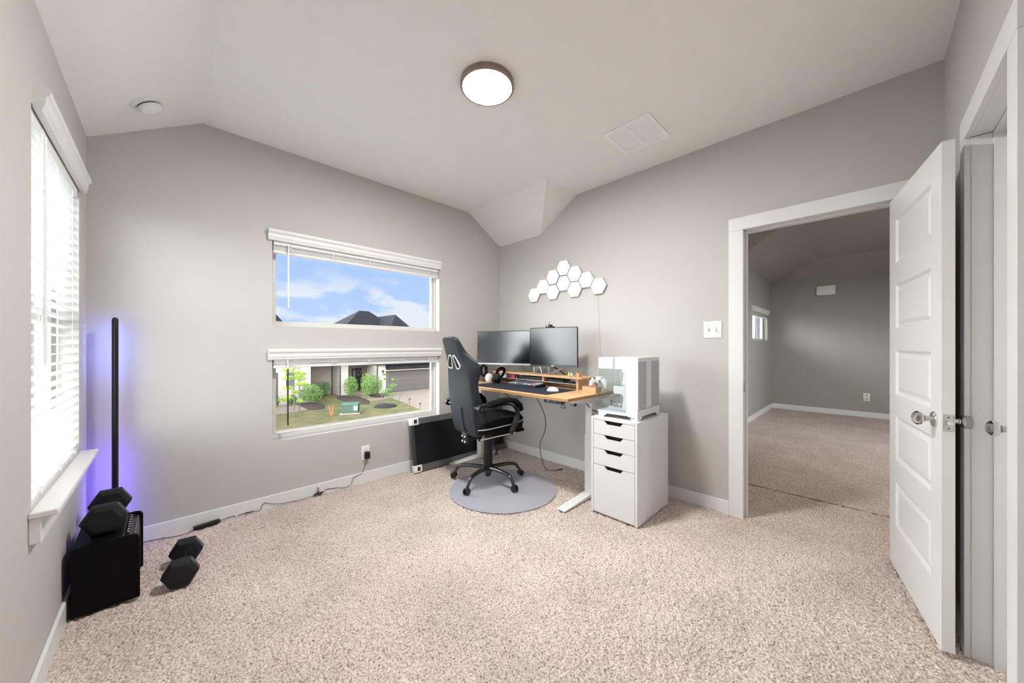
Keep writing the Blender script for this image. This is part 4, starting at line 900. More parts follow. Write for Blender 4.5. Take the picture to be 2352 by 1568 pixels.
# ================================================================== chair mat and office chair
def chairmat_mat():
    m = bpy.data.materials.new('frosted_vinyl'); m.use_nodes = True; nt = m.node_tree; nt.nodes.clear(); k = nt.links.new
    o = nt.nodes.new('ShaderNodeOutputMaterial'); tr = nt.nodes.new('ShaderNodeBsdfTransparent'); tr.inputs[0].default_value = (.88, .90, .95, 1)
    p = nt.nodes.new('ShaderNodeBsdfPrincipled'); p.inputs['Base Color'].default_value = (.56, .555, .60, 1); p.inputs['Roughness'].default_value = .4
    n = nt.nodes.new('ShaderNodeTexNoise'); n.inputs['Scale'].default_value = 260; tcx = nt.nodes.new('ShaderNodeTexCoord'); k(tcx.outputs['Object'], n.inputs['Vector'])
    bp = nt.nodes.new('ShaderNodeBump'); bp.inputs['Strength'].default_value = .3; bp.inputs['Distance'].default_value = .001; k(n.outputs['Fac'], bp.inputs['Height']); k(bp.outputs[0], p.inputs['Normal'])
    x = nt.nodes.new('ShaderNodeMixShader'); x.inputs[0].default_value = .52; k(tr.outputs[0], x.inputs[1]); k(p.outputs[0], x.inputs[2]); k(x.outputs[0], o.inputs[0]); return m
bm = B(); lathe(bm, [(0, 0), (.449, 0), (.451, .002), (.449, .0035), (0, .0035)], Matrix.Translation((2.05, 2.185, .0005)), 96)
tag(obj('chair_mat', bm, chairmat_mat(), sm=30), 'round translucent grey chair mat on the carpet under the chair', 'chair mat')
CH = Vector((2.055, 2.388, 0)); YAW = R(-7)
t = thing('gaming_chair', 'black high-backed gaming chair with silver trim, seen from behind', 'chair', CH, YAW)
zb = .005
bm = B(); cyl(bm, (0, 0, .085), (0, 0, .150), .036, .033, 24); cyl(bm, (0, 0, .055), (0, 0, .088), .022, .03, 20); obj('base_hub', bm, STEEL, t, 40, local=True)
def rot2(r, a): return Vector((r * math.cos(a), r * math.sin(a), 0))
angs = [R(a) - YAW for a in (-162.6, 121, -88.8, -17.8, 52)]
leg0 = cas0 = None
bm = B(); tube(bm, [(.02, 0, .128), (.10, 0, .134), (.20, 0, .134), (.275, 0, .118), (.305, 0, .082), (.318, 0, .058)], [.024, .021, .019, .017, .015, .014], 14, 5, flat=.85); leg0 = obj('base_leg', bm, STEEL, t, 50, local=True)
bm = B()
for s in (-.014, .014): cyl(bm, (.330, s - .007, .028), (.330, s + .007, .028), .0265, n=22)
ball(bm, (.322, 0, .043), .022, 1.0, .8, .95, 16); cyl(bm, (.318, 0, .05), (.318, 0, .068), .012, n=12)
cas0 = obj('caster', bm, BLACKG, leg0, 45, local=True)
for v in cas0.data.vertices: v.co.z += zb - .0015
for k, a in enumerate(angs):
    l = leg0 if k == 0 else leg0.copy(); cc = cas0 if k == 0 else cas0.copy()
    if k: S.collection.objects.link(l); l.parent = t; S.collection.objects.link(cc); cc.parent = l
    l.rotation_euler = (0, 0, a)
bm = B(); cyl(bm, (0, 0, .14), (0, 0, .25), .041, .041, 28); cyl(bm, (0, 0, .25), (0, 0, .36), .0385, .0385, 28); cyl(bm, (0, 0, .36), (0, 0, .455), .036, .036, 28); obj('gas_lift_cover', bm, BLACK, t, 40, local=True)
bm = B(); box(bm, -.12, .10, -.10, .10, .452, .478, .004); box(bm, -.20, -.02, -.035, .035, .440, .470, .004); obj('seat_mechanism', bm, BLACK, t, local=True)
# levers both sides
for s in (-1, 1):
    bm = B(); tube(bm, [(-.06 if s < 0 else .02, s * .10, .462), (-.07 if s < 0 else .03, s * .19, .45), (-.085 if s < 0 else .04, s * .205, .40), (-.06 if s < 0 else .05, s * .215, .345)], .0065, 8, 5); box(bm, -.014, .014, -.009, .009, -.03, .03, .006, M=Matrix.Translation((-.06 if s < 0 else .055, s * .216, .335)) @ Matrix.Rotation(R(25), 4, 'Y')); obj('lever', bm, BLACK, t, 60, local=True)
# seat
def superring(cx, cy, a, b, z, n=28, p=3.2):
    r = []
    for i in range(n):
        th = 2 * math.pi * i / n; c, s = math.cos(th), math.sin(th)
        r.append(Vector((cx + a * math.copysign(abs(c) ** (2 / p), c), cy + b * math.copysign(abs(s) ** (2 / p), s), z(cx + a * c) if callable(z) else z)))
    return r
bm = B(); slope = lambda b0, k: (lambda x: b0 + k * x)
loft(bm, [superring(.02, 0, .23, .225, slope(.482, .0)), superring(.02, 0, .262, .250, slope(.490, .0)), superring(.02, 0, .270, .257, slope(.535, .04)), superring(.02, 0, .268, .255, slope(.562, .07)), superring(.02, 0, .255, .240, slope(.585, .06)), superring(.02, 0, .21, .19, slope(.600, .04)), superring(.02, 0, .10, .10, slope(.594, .02))])
seat = obj('seat', bm, FABR, t, 50, local=True)
bm = B(); P = superring(.02, 0, .271, .259, slope(.548, .11), 60); ix = [p for p in P if p.y < -.05 or p.x < -.2]
side = sorted([p for p in P if p.y < -.12 and p.x > -.232], key=lambda p: p.x); tube(bm, side, .0045, 8, 1)
side = sorted([p for p in P if p.y > .12 and p.x > -.1], key=lambda p: p.x); tube(bm, side, .0045, 8, 1)
obj('seat_piping', bm, SILVER, seat, 60, local=True)
bm = B(); box(bm, -.21, .14, -.242, -.228, .462, .471, .002, M=Matrix.Rotation(R(-2), 4, 'Y')); box(bm, -.10, .14, .228, .242, .462, .471, .002, M=Matrix.Rotation(R(-2), 4, 'Y')); obj('seat_rail', bm, SILVER, t, local=True, label='thin silver rail under the seat')
bm = B(); box(bm, .02, .30, -.16, .16, .440, .470, .015, 3); obj('footrest', bm, FABR, t, 50, local=True)
# backrest
prof = [ # z, rear x, wr, wf, dt, dc
    (.455, -.222, .150, .155, .085, .07), (.475, -.232, .178, .182, .105, .085), (.545, -.250, .186, .192, .125, .09), (.66, -.268, .190, .198, .125, .085),
    (.75, -.280, .190, .190, .105, .08), (.84, -.291, .184, .180, .092, .075), (.91, -.299, .174, .178, .092, .07), (.965, -.306, .160, .205, .100, .065),
    (1.01, -.314, .150, .232, .106, .06), (1.06, -.323, .140, .236, .104, .06), (1.10, -.333, .130, .205, .090, .06), (1.14, -.345, .122, .150, .075, .06),
    (1.18, -.359, .116, .124, .066, .06), (1.22, -.373, .110, .112, .060, .055), (1.262, -.389, .102, .103, .054, .05), (1.288, -.397, .085, .086, .046, .044), (1.298, -.396, .05, .05, .034, .034)]
bm = B(); rings = []
YO = .018
for z, x, wr, wf, dt, dc in prof:
    wr += .020; wf += .018
    L_ = [(.002, -wr * .93), (-.004, -wr * .5), (-.005, 0), (-.004, wr * .5), (.002, wr * .93), (.014, wr), (dt * .55, wr + (wf - wr) * .6), (dt - .012, wf), (dt, wf - .015), (dt - .004, wf - .04), (dc, max(wf - .075, wf * .4)), (dc - .004, 0),
          (dc, -max(wf - .075, wf * .4)), (dt - .004, -(wf - .04)), (dt, -(wf - .015)), (dt - .012, -wf), (dt * .55, -(wr + (wf - wr) * .6)), (.014, -wr)]
    rings.append([Vector((x + p[0], p[1] + YO, z)) for p in L_])
loft(bm, rings)
back = obj('backrest', bm, LEATH, t, 180, local=True, sub=2)
def rearx(z):
    for a, b in zip(prof, prof[1:]):
        if a[0] <= z <= b[0]: return a[1] + (b[1] - a[1]) * (z - a[0]) / (b[0] - a[0])
for s in (-1, 1):
    # slot: inner edge near the centre, slanted outer edge, in the rear face
    Q = [(s * .018, 1.165), (s * .040, 1.160), (s * .078, 1.060), (s * .076, 1.040), (s * .066, 1.030), (s * .035, 1.030), (s * .026, 1.040), (s * .010, 1.150)]
    Q = [(y * (1.45 if s > 0 else 1.18) + YO, z if z < 1.1 else z - .028) for y, z in Q]; P = [Vector((rearx(z) - .006, y, z)) for y, z in Q]; P.append(P[0].copy())
    bm = B(); tube(bm, P, .0068, 8, 3); obj('slot_trim', bm, SILVER, back, 60, local=True, label='silver-white ring around a harness slot')
    bm = B(); cen = sum((Vector((rearx(z), y, z)) for y, z in Q), Vector()) / len(Q)
    f_ = [bm.verts.new(Vector((rearx(z) - .0075, y, z))) for y, z in Q]; g_ = [bm.verts.new(Vector((rearx(z) + .02, y, z))) for y, z in Q]
    bm.faces.new(f_); bm.faces.new(g_)
    for i in range(len(Q)): bm.faces.new((f_[i], f_[(i + 1) % len(Q)], g_[(i + 1) % len(Q)], g_[i]))
    obj('harness_slot', bm, mat('slot_shade_black', (.003, .003, .003), .9), back, local=True)  # solid inset; the dark inside of an open slot is painted black
bm = B(); rr = []
for z in (.49, .58, .66, .70): rr.append([Vector((rearx(z) - .013, -.030 + YO, z)), Vector((rearx(z) - .013, .036 + YO, z)), Vector((rearx(z) + .002, .038 + YO, z)), Vector((rearx(z) + .002, -.032 + YO, z))])
loft(bm, rr); obj('rear_strap', bm, LEATH, back, local=True, bev=.003)
bm = B(); box(bm, -.245, -.222, -.034, .040, .385, .470, .003); br = obj('back_bracket', bm, BLACKG, t, local=True)
bm = B(); box(bm, -.23, -.10, -.028, .028, .405, .440, .003); obj('bracket_arm', bm, BLACK, br, local=True)
bm = B()
bm.free()
for y in (-.019, .025):
    for z in (.403, .447): bm = B(); cyl(bm, (-.252, y, z), (-.2452, y, z), .0085, .0075, n=14); obj('bracket_bolt', bm, SILVER, br, 40, local=True)
# armrests
for s in (-1, 1):
    y = s * (.300 if s < 0 else .262); zo = 0 if s < 0 else -.012
    bm = B(); rr = []
    for x, z, w_, h_ in ((-.225, .735, .018, .010), (-.215, .738, .036, .018), (-.17, .752, .042, .022), (-.07, .770, .044, .022), (.02, .770, .044, .022), (.075, .752, .044, .022), (.115, .718, .043, .021), (.135, .685, .036, .018), (.138, .672, .02, .01)):
        rr.append([Vector((x + (z - .74) * .0 + math.sin(a) * h_ * (.0 if x < .05 else .5), y + math.cos(a) * w_, z + zo + math.sin(a) * h_)) for a in [2 * math.pi * q / 14 for q in range(14)]])
    loft(bm, rr); pad_ = obj('arm_pad', bm, FABR, t, 60, local=True)
    bm = B(); tube(bm, [(-.262, y + s * .012, .718 + zo), (-.19, y + s * .01, .722 + zo), (-.10, y, .735 + zo), (.0, y, .735 + zo), (.06, y, .710 + zo), (.095, y, .665 + zo)], [.036, .030, .020, .018, .020, .022], 12, 5, flat=.45)
    cyl(bm, (-.262, y - .016, .718 + zo), (-.262, y + .016, .718 + zo), (.036 if s < 0 else .026), n=24); cyl(bm, (-.262, y - s * .03, .718 + zo), (-.262, y - s * .09, .718 + zo), .015, n=14)
    obj('arm_link', bm, BLACK, t, 50, local=True)
    bm = B(); cyl(bm, (-.262, y + s * .0165, .718 + zo), (-.262, y + s * .020, .718 + zo), .014, n=18); obj('pivot_cap', bm, DARKG, t, 40, local=True)
    bm = B(); tube(bm, [(.095, y, .70 + zo), (.10, y, .64 + zo), (.085, y + -s * .005, .58), (.055, y - s * .018, .52), (.045, y - s * .03, .488)], [.026, .025, .029, .035, .034], 12, 5, flat=.55); obj('arm_post', bm, BLACK, t, 50, local=True)

# ================================================================== walking pad leaning on the back wall
Mp = Matrix.Translation((1.69, 3.028, .0)) @ Matrix.Rotation(R(-9), 4, 'X')
t = thing('walking_pad', 'flat black walking treadmill stood on edge against the wall under the windows', 'treadmill', (2.3, 3.06, 0))
Lp, Hp_ = 1.20, .512; grey = mat('rail_grey', (.16, .155, .165), .4, .3)
bm = B(); box(bm, .03, Lp - .03, .006, .05, .05, Hp_ - .05, M=Mp); obj('running_belt', bm, mat('belt_black', (.008, .008, .010), .5, spec=.3), t)
bm = B(); cyl(bm, Mp @ Vector((.022, .024, .05)), Mp @ Vector((.022, .024, Hp_ - .05)), .021, n=20); obj('end_roller', bm, mat('roller', (.025, .03, .033), .3), t, 40)
for z0, z1 in ((.004, .062), (Hp_ - .058, Hp_)):
    bm = B(); box(bm, .075, Lp - .0, 0, .058, z0, z1, .002, M=Mp); obj('side_rail', bm, grey, t)
    bm = B(); box(bm, .0, .080, -.002, .062, z0 - .003 if z0 < .1 else z0 - .006, z1 + .003 if z0 > .1 else z1 + .006, .006, 3, M=Mp); cpp = obj('end_cap', bm, WHITE, t, 40, label='white plastic corner cap')
    bm = B(); box(bm, .028, .058, -.004, -.001, z0 + .012, z1 - .010, M=Mp); obj('cap_window', bm, mat('olive_dark', (.02, .017, .008), .3), cpp)

# ================================================================== corner light bar
t = thing('corner_floor_lamp', 'slim black light bar glowing purple into the room corner', 'floor lamp', (-.214, 3.075, 0))
bm = B(); lathe(bm, [(0, 0), (.011, 0), (.0135, .003), (.0135, 1.355), (.0125, 1.366), (.008, 1.373), (0, 1.375)], Matrix.Translation((-.213, 3.072, .01)), 24); obj('pole', bm, BLACK, t, 50)
bm = B(); cyl(bm, (-.213, 3.072, 0), (-.213, 3.072, .012), .085, n=32); obj('lamp_base', bm, BLACK, t, 40)
def ledmat():
    m = bpy.data.materials.new('led_strip'); m.use_nodes = True; nt = m.node_tree; b = nt.nodes['Principled BSDF']; k = nt.links.new
    tcx = nt.nodes.new('ShaderNodeTexCoord'); sp = nt.nodes.new('ShaderNodeSeparateXYZ'); k(tcx.outputs['Object'], sp.inputs[0])
    mr = nt.nodes.new('ShaderNodeMapRange'); mr.inputs['From Min'].default_value = 0; mr.inputs['From Max'].default_value = 1.37; k(sp.outputs['Z'], mr.inputs[0])
    r = nt.nodes.new('ShaderNodeValToRGB'); e = r.color_ramp.elements
    e[0].position = .0; e[0].color = (.13, .07, 1.0, 1); e[1].position = 1.0; e[1].color = (.16, .22, .85, 1)
    for p, c in ((.38, (.13, .07, 1.0)), (.52, (.035, .015, .18)), (.68, (.03, .02, .14)), (.82, (.15, .19, .8))):
        q = e.new(p); q.color = (*c, 1)
    k(mr.outputs[0], r.inputs[0]); k(r.outputs[0], b.inputs['Emission Color']); b.inputs['Emission Strength'].default_value = 42; return m
bm = B(); box(bm, -.004, .004, -.001, .002, .02, 1.35, M=Matrix.Translation((-.213, 3.072, 0)) @ Matrix.Rotation(R(24), 4, 'Z') @ Matrix.Translation((0, .0135, 0))); obj('led_strip', bm, ledmat(), t, label='purple-blue light strip on the rear of the bar')

# ================================================================== guitar amplifier
t = thing('guitar_amplifier', 'black guitar combo amplifier under the left window, a dumbbell on top', 'amplifier', (-.2, 2.63, 0))
ax0, ax1, ay0, ay1, az = -.303, -.092, 2.478, 2.822, .313
def amp_side(y0, y1):
    bm = B(); r = .022
    pts = [(ax0, .004), (ax1, .004), (ax1, az - r), (ax1 - r * .3, az - r * .3), (ax1 - r, az), (ax0 + .006, az), (ax0, az - .006)]
    prism(bm, [(p[0], p[1]) for p in pts], y1 - y0, Matrix.Translation((0, y1, 0)) @ Matrix.Rotation(R(90), 4, 'X'), .002); return bm
obj('side_panel', amp_side(ay0, ay0 + .016), TOLEX, t, 40); obj('side_panel', amp_side(ay1 - .016, ay1), TOLEX, t, 40)
bm = B(); box(bm, ax0, -.150, ay0 + .016, ay1 - .016, az - .016, az - .002); box(bm, ax0, ax1 - .012, ay0 + .016, ay1 - .016, .004, .02); box(bm, ax0, ax0 + .01, ay0 + .016, ay1 - .016, .02, az - .016); obj('cabinet_shell', bm, TOLEX, t)
bm = B(); box(bm, ax1 - .020, ax1 - .010, ay0 + .016, ay1 - .016, .02, az - .055); obj('speaker_grille', bm, mat('grille_cloth', (.015, .018, .022), .8, bump=.6, bscale=600), t)
bm = B(); loft(bm, [[Vector((-.150, y, az - .004)), Vector((ax1 - .012, y, az - .022)), Vector((ax1 - .012, y, az - .060)), Vector((-.150, y, az - .06))] for y in (ay0 + .016, ay1 - .016)]); cp = obj('control_panel', bm, mat('panel_dark', (.03, .028, .028), .3, .5), t)
kn = None
for k in range(8):
    y = ay0 + .045 + k * .033
    bm = B(); lathe(bm, [(0, 0), (.0085, 0), (.0075, .012), (.0065, .013), (0, .013)], AX((-.136, y, az - .007), (.28, 0, 1)), 16); o = obj('control_knob', bm, BLACKG, cp, 40)
    bm = B(); lathe(bm, [(0, .013), (.0055, .0131), (.005, .0145), (0, .0145)], AX((-.136, y, az - .007), (.28, 0, 1)), 12); obj('knob_cap', bm, CHROME, o, 40)
bm = B()
for k in range(10): cyl(bm, (-.110, ay0 + .04 + k * .028, az - .016), (-.1095, ay0 + .04 + k * .028, az - .0125), .002, n=8)
obj('panel_dots', bm, mat('dots_grey', (.5, .45, .4), .5), cp)
bm = B()
for x, y in ((ax0 + .015, ay0 + .02), (ax1 - .015, ay0 + .02), (ax0 + .015, ay1 - .02), (ax1 - .015, ay1 - .02)): cyl(bm, (x, y, -.004), (x, y, .006), .01, n=12)
obj('amp_feet', bm, NICKEL, t)

# ================================================================== dumbbells
def dumbbell(label, loc, rz, side=.082):
    t = thing('hex_dumbbell', label, 'dumbbell', loc, rz, 'black hex dumbbells')
    ap = side * math.sqrt(3) / 2; tk = .068; Lh = .315 / 2
    for s in (-1, 1):
        def ring(y, f): return [Vector((side * f * math.cos(R(60 * i)), y, ap + side * f * math.sin(R(60 * i)))) for i in range(6)]
        yo = s * Lh; yi = s * (Lh - tk)
        bm = B(); loft(bm, [ring(yo + s * .006, .70), ring(yo, .86) if False else ring(yo + s * .0, .86), ring(yo - s * .012, 1.0), ring(yi + s * .010, 1.0), ring(yi - s * .004, .80)])
        hd = obj('weight_head', bm, RUBBER, t, local=True, bev=.0025)
        # raised label plate with illegible lettering on the upper-right flank
        a = R(30); nrm = Vector((math.cos(a), 0, math.sin(a))); c = Vector((0, s * (Lh - .040), ap)) + nrm * ap
        M = AX(c, nrm, (0, 1, 0) if s < 0 else (0, 1, 0))
        bm = B(); box(bm, -.016, .016, -.030, .030, 0, .0012, .0005, M=M); lp_ = obj('label_plate', bm, mat('plate_grey', (.10, .12, .14), .35), hd, local=True)
        bm = B()
        for q in range(5): box(bm, -.004, .006, -.022 + q * .010, -.015 + q * .010, .001, .0018, M=M)
        box(bm, -.013, -.010, -.026, .026, .001, .0018, M=M); obj('plate_lettering', bm, BLACK, lp_, local=True)
    bm = B(); lathe(bm, [(0, -.096), (.0145, -.096), (.013, -.080), (.0155, -.03), (.0165, 0), (.0155, .03), (.013, .080), (.0145, .096), (0, .096)], AX((0, 0, ap), (0, 1, 0)), 20)
    obj('handle', bm, CHROME, t, 50, local=True, label='knurled chrome handle')
    return t
dumbbell('black hex dumbbell lying on the carpet right of the amplifier', (.066, 2.582, 0), R(-6.9), .073)
dumbbell('black hex dumbbell lying on top of the guitar amplifier', (-.213, 2.718, .313), R(0), .079)

# ================================================================== OUTDOORS
G = -3.3
grass = mat('lawn_grass', (.115, .135, .035), .9, col2=(.24, .18, .075), vscale=1.3, bump=.6, bscale=14, bdist=.05)
concrete = mat('concrete', (.37, .285, .215), .85, var=.12, vscale=2)
mulch = mat('mulch', (.10, .06, .045), .95, bump=.8, bscale=12, bdist=.08, var=.5, vscale=9)
bwhite = brickmat('painted_brick', (.50, .44, .38), (.42, .37, .32), (.50, .45, .40))
btan = brickmat('tan_brick', (.31, .24, .20), (.28, .215, .18), (.34, .275, .235))
shingle = mat('roof_shingle', (.026, .025, .029), .95, spec=.1, col2=(.014, .013, .016), vscale=5, bump=.6, bscale=9, bdist=.05)
dark = mat('dark_paint', (.03, .028, .028), .5)
fascia = mat('fascia_beige', (.55, .42, .31), .6)
def slab(name, pts, z0, z1, m, **kw):
    bm = B(); prism(bm, pts, z1 - z0, Matrix.Translation((0, 0, z0))); return obj(name, bm, m, **kw)
tag(slab('asphalt_street', [(-60, -30), (90, -30), (90, 19.5), (-60, 19.5)], G - .3, G - .12, mat('bounce_asphalt', (.52, .50, .47), .9)), kind='structure')  # street ground made pale to bounce light up through the windows
tag(slab('street_kerb', [(-60, 19.5), (90, 19.5), (90, 22.05), (-60, 22.35)], G - .2, G - .02, concrete), kind='structure')
tag(slab('lawn_ground', [(-60, 22.2), (90, 21.8), (90, 120), (-60, 120)], G - .4, G - .04, grass), kind='structure')
tag(slab('driveway', [(12.85, 21.9), (24, 21.9), (24, 32.4), (15.0, 32.4), (14.0, 29.5), (13.8, 27.7)], G - .04, G + .005, concrete), kind='structure')
tag(slab('path_slab', [(5.0, 27.4), (7.1, 27.9), (7.2, 31.3), (5.6, 31.3), (4.6, 29)], G - .04, G + .01, concrete), kind='structure')
tag(slab('entry_path', [(11.86, 28.5), (13.97, 29.3), (14.0, 31), (13.6, 38), (12.2, 38), (12.4, 33)], G - .04, G + .01, concrete), kind='structure')
def blob(name, cx, cy, rx, ry, h, m, label, cat, seed=0):
    bm = B(); n = 22; rings = []
    for f, z in ((1.0, -.02), (.92, h * .45), (.6, h * .85), (.2, h)):
        rings.append([Vector((cx + rx * f * math.cos(a) * (1 + .12 * math.sin(3 * a + seed)), cy + ry * f * math.sin(a) * (1 + .1 * math.cos(2 * a + seed)), G + z)) for a in [2 * math.pi * i / n for i in range(n)]])
    loft(bm, rings); return tag(obj(name, bm, m, sm=60), label, cat)
blob('mulch_bed', 7.75, 29.3, .75, 1.9, .10, mulch, 'brown mulch bed between the left concrete slab and the lawn', 'mulch bed', 1)
blob('mulch_bed', 11.1, 30.2, .85, 2.6, .12, mulch, 'dark mulch bed in front of the neighbour entry pillar', 'mulch bed', 2)
blob('mulch_bed', 13.35, 30.8, .55, 1.2, .10, mulch, 'small mulch bed between entry path and garage', 'mulch bed', 3)
blob('mulch_bed', 11.7, 25.4, .80, .8, .14, mat('mulch_black', (.03, .028, .03), .95, bump=.8, bscale=12, bdist=.08), 'black mulch ring around the young tree by the driveway', 'mulch bed', 4)
# left neighbour house
t = thing('neighbour_house', 'white painted-brick house front at the left across the street', 'house', (4, 35, G))
bm = B(); box(bm, -4, 8.25, 31.4, 44, G, -.4); box(bm, -4, 8.25, 31.4, 44, -.4, .1); obj('brick_wall', bm, bwhite, t)
for x0, x1, z0, z1, nm in ((6.56, 7.09, -1.95, -.88, 'square'), (5.45, 5.99, -2.76, -.84, 'tall')):
    bm = B(); box(bm, x0, x1, 31.34, 31.42, z0, z1); fo = obj('house_window', bm, dark, t)
    bm = B(); box(bm, x0 + .06, x1 - .06, 31.33, 31.345, z0 + .06, z1 - .06); obj('window_pane', bm, mat('house_glass', (.10, .13, .13), .1), fo)
def hiproof(bm, x0, x1, y0, y1, z0, rx0, rx1, ry, z1, over=.45):
    x0 -= over; x1 += over; y0 -= over; y1 += over
    V = [bm.verts.new(p) for p in ((x0, y0, z0), (x1, y0, z0), (x1, y1, z0), (x0, y1, z0), (rx0, ry, z1), (rx1, ry, z1))]
    for f in ((0, 1, 5, 4), (1, 2, 5), (2, 3, 4, 5), (3, 0, 4), (3, 2, 1, 0)): bm.faces.new([V[i] for i in f])
bm = B(); hiproof(bm, -4, 8.25, 31.4, 44, .1, 2.4, 5.6, 37.5, 5.8); obj('roof', bm, shingle, t)
# right neighbour house
t = thing('neighbour_house', 'house with tan brick entry, dark front door and wide dark garage door', 'house', (14, 36, G))
bm = B(); box(bm, 8.9, 11.1, 35.3, 46, G, -.35); obj('brick_wall', bm, btan, t)
bm = B(); box(bm, 11.1, 11.9, 33.5, 40, G, -.35); obj('entry_pillar', bm, bwhite, t)
bm = B(); box(bm, 11.9, 16.2, 37.9, 40, G, -.35); obj('entry_wall', bm, mat('entry_tan', (.50, .38, .30), .8), t)
bm = B(); box(bm, 11.1, 15.6, 33.5, 40, -.62, -.35); obj('entry_lintel', bm, btan, t)
bm = B(); box(bm, 14.1, 15.0, 32.4, 34.7, G, -.6); box(bm, 15.5, 15.7, 34.7, 37.9, G, -.35); box(bm, 15.0, 21.4, 32.6, 33.0, -1.15, -.6); box(bm, 20.6, 21.4, 32.4, 46, G, -.6); box(bm, 15.0, 21, 44, 46, G, -.6); obj('garage_brick', bm, bwhite, t)
bm = B(); box(bm, 15.0, 20.6, 32.55, 32.62, G + .01, -1.17); gd = obj('garage_door', bm, mat('garage_brown', (.105, .085, .08), .55), t)
bm = B()
for k in range(1, 4): box(bm, 15.0, 20.6, 32.545, 32.552, G + k * .53, G + k * .53 + .012)
obj('door_seams', bm, dark, gd)
bm = B(); box(bm, 14.85, 21.6, 32.0, 32.35, -1.17, -1.09); obj('garage_beam', bm, fascia, t)
bm = B(); loft(bm, [[Vector((x, 31.9, -1.07)), Vector((x, 32.5, -.95)), Vector((x, 32.5, -.6)), Vector((x, 32.35, -.6))] for x in (14.95, 21.7)]); obj('garage_eave_roof', bm, shingle, t)
bm = B(); box(bm, 13.80, 14.82, 37.82, 37.92, -3.28, -1.15); fd = obj('front_door', bm, dark, t)
bm = B(); box(bm, 13.95, 14.12, 37.80, 37.83, -3.0, -1.35); obj('door_glass', bm, mat('side_glass', (.42, .44, .45), .2), fd)
bm = B(); tube(bm, [(14.5 + .2 * math.cos(a), 37.78, -1.6 + .26 * math.sin(a)) for a in [2 * math.pi * q / 14 for q in range(15)]], .05, 8, 1); obj('door_wreath', bm, mat('wreath', (.28, .22, .16), .9, bump=1, bscale=30, bdist=.03), fd)
for p in ((11.02, 35.2), (11.16, 33.42), (14.12, 32.34)):
    bm = B(); box(bm, p[0] - .045, p[0] + .045, p[1] - .04, p[1] + .04, G, -.5, .01); obj('downspout', bm, dark, t)
bm = B(); box(bm, 14.58, 14.72, 32.25, 32.4, -1.35, -1.12, .02); cyl(bm, (14.65, 32.32, -1.12), (14.65, 32.32, -1.02), .02, n=8); obj('wall_lantern', bm, dark, t)
bm = B(); hiproof(bm, 8.9, 21.4, 33.2, 52, -.35, 16.2, 17.3, 42, 5.36); obj('roof', bm, shingle, t)
bm = B()
V = [bm.verts.new(p) for p in ((14.0, 31.95, -.6), (22.3, 31.95, -.6), (22.3, 50, -.6), (14.0, 50, -.6), (18.2, 37, 4.70), (18.2, 48, 4.70))]
for f in ((0, 1, 4), (1, 2, 5, 4), (2, 3, 5), (3, 0, 4, 5), (3, 2, 1, 0)): bm.faces.new([V[i] for i in f])
obj('garage_roof', bm, shingle, t)
bm = B(); box(bm, 15.0, 15.0 + .01, 32.4, 32.41, G, G + .01); bm.free()
# water meter / utility bits
bm = B(); cyl(bm, (10.5, 34.95, G), (10.5, 34.95, G + .6), .05, n=8); box(bm, 10.32, 10.68, 34.85, 35.1, G + .6, G + 1.15, .06); tag(obj('utility_meter', bm, mat('meter_green', (.05, .12, .08), .6)), 'green utility meter on a post by the tan brick wall', 'meter')
t = thing('transformer_box', 'green utility transformer box on a concrete pad in the lawn', 'utility box', (8.9, 24.4, G))
Mt = Matrix.Translation((8.85, 24.45, G)) @ Matrix.Rotation(R(-28), 4, 'Z')
bm = B(); box(bm, -.62, .62, -.55, .55, -.02, .05, M=Mt); obj('concrete_pad', bm, concrete, t)
bm = B(); box(bm, -.5, .5, -.36, .42, .05, .60, .02, M=Mt); tb = obj('box_cabinet', bm, mat('box_green', (.04, .085, .055), .5), t)
bm = B(); box(bm, -.53, .53, -.40, .45, .60, .68, .02, M=Mt); obj('box_lid', bm, mat('lid_green', (.10, .19, .135), .5), t)
bm = B(); box(bm, .22, .46, -.366, -.359, .22, .52, M=Mt); sg = obj('warning_sticker', bm, mat('sticker_white', (.8, .8, .8), .5), tb)
bm = B(); box(bm, .25, .43, -.369, -.366, .44, .48, M=Mt); box(bm, .25, .40, -.369, -.366, .30, .32, M=Mt); obj('sticker_print', bm, dark, sg)
orange = mat('stake_orange', (.80, .13, .05), .6)
for x, d, lb in ((7.55, -.09, 'left'), (7.61, .09, 'right')):
    bm = B(); loft(bm, [[Vector((x - .03, y, G)), Vector((x + .03, y, G)), Vector((x + .03 + d, y + .02, G + .62)), Vector((x - .03 + d, y + .02, G + .62))] for y in (24.3, 24.33)])
    tag(obj('marker_stake', bm, orange), lb + ' one of the two orange marker stakes forming a V in the lawn', 'marker stake', 'orange marker stakes')
# plants
leafm = {k: mat('leaf_' + k, c, .7, col2=c2, vscale=5) for k, c, c2 in (('lime', (.42, .55, .06), (.26, .42, .04)), ('green', (.12, .24, .05), (.20, .34, .07)), ('dark', (.07, .15, .05), (.12, .22, .06)))}
bark = mat('bark', (.17, .14, .12), .9)
def foliage(bm, c, r, n, s):
    for _ in range(n):
        while True:
            p = Vector((random.uniform(-1, 1), random.uniform(-1, 1), random.uniform(-1, 1)))
            if p.length <= 1: break
        p = Vector(c) + Vector((p.x * r[0], p.y * r[1], p.z * r[2])); u = Vector((random.gauss(0, 1), random.gauss(0, 1), random.gauss(0, .6))).normalized(); w = u.cross(Vector((random.gauss(0, 1), random.gauss(0, 1), random.gauss(0, 1)))).normalized()
        q = s * random.uniform(.7, 1.3)
        bm.faces.new([bm.verts.new(p + u * q), bm.verts.new(p + w * q * .5 + u * q * .2), bm.verts.new(p - u * q), bm.verts.new(p - w * q * .5)])
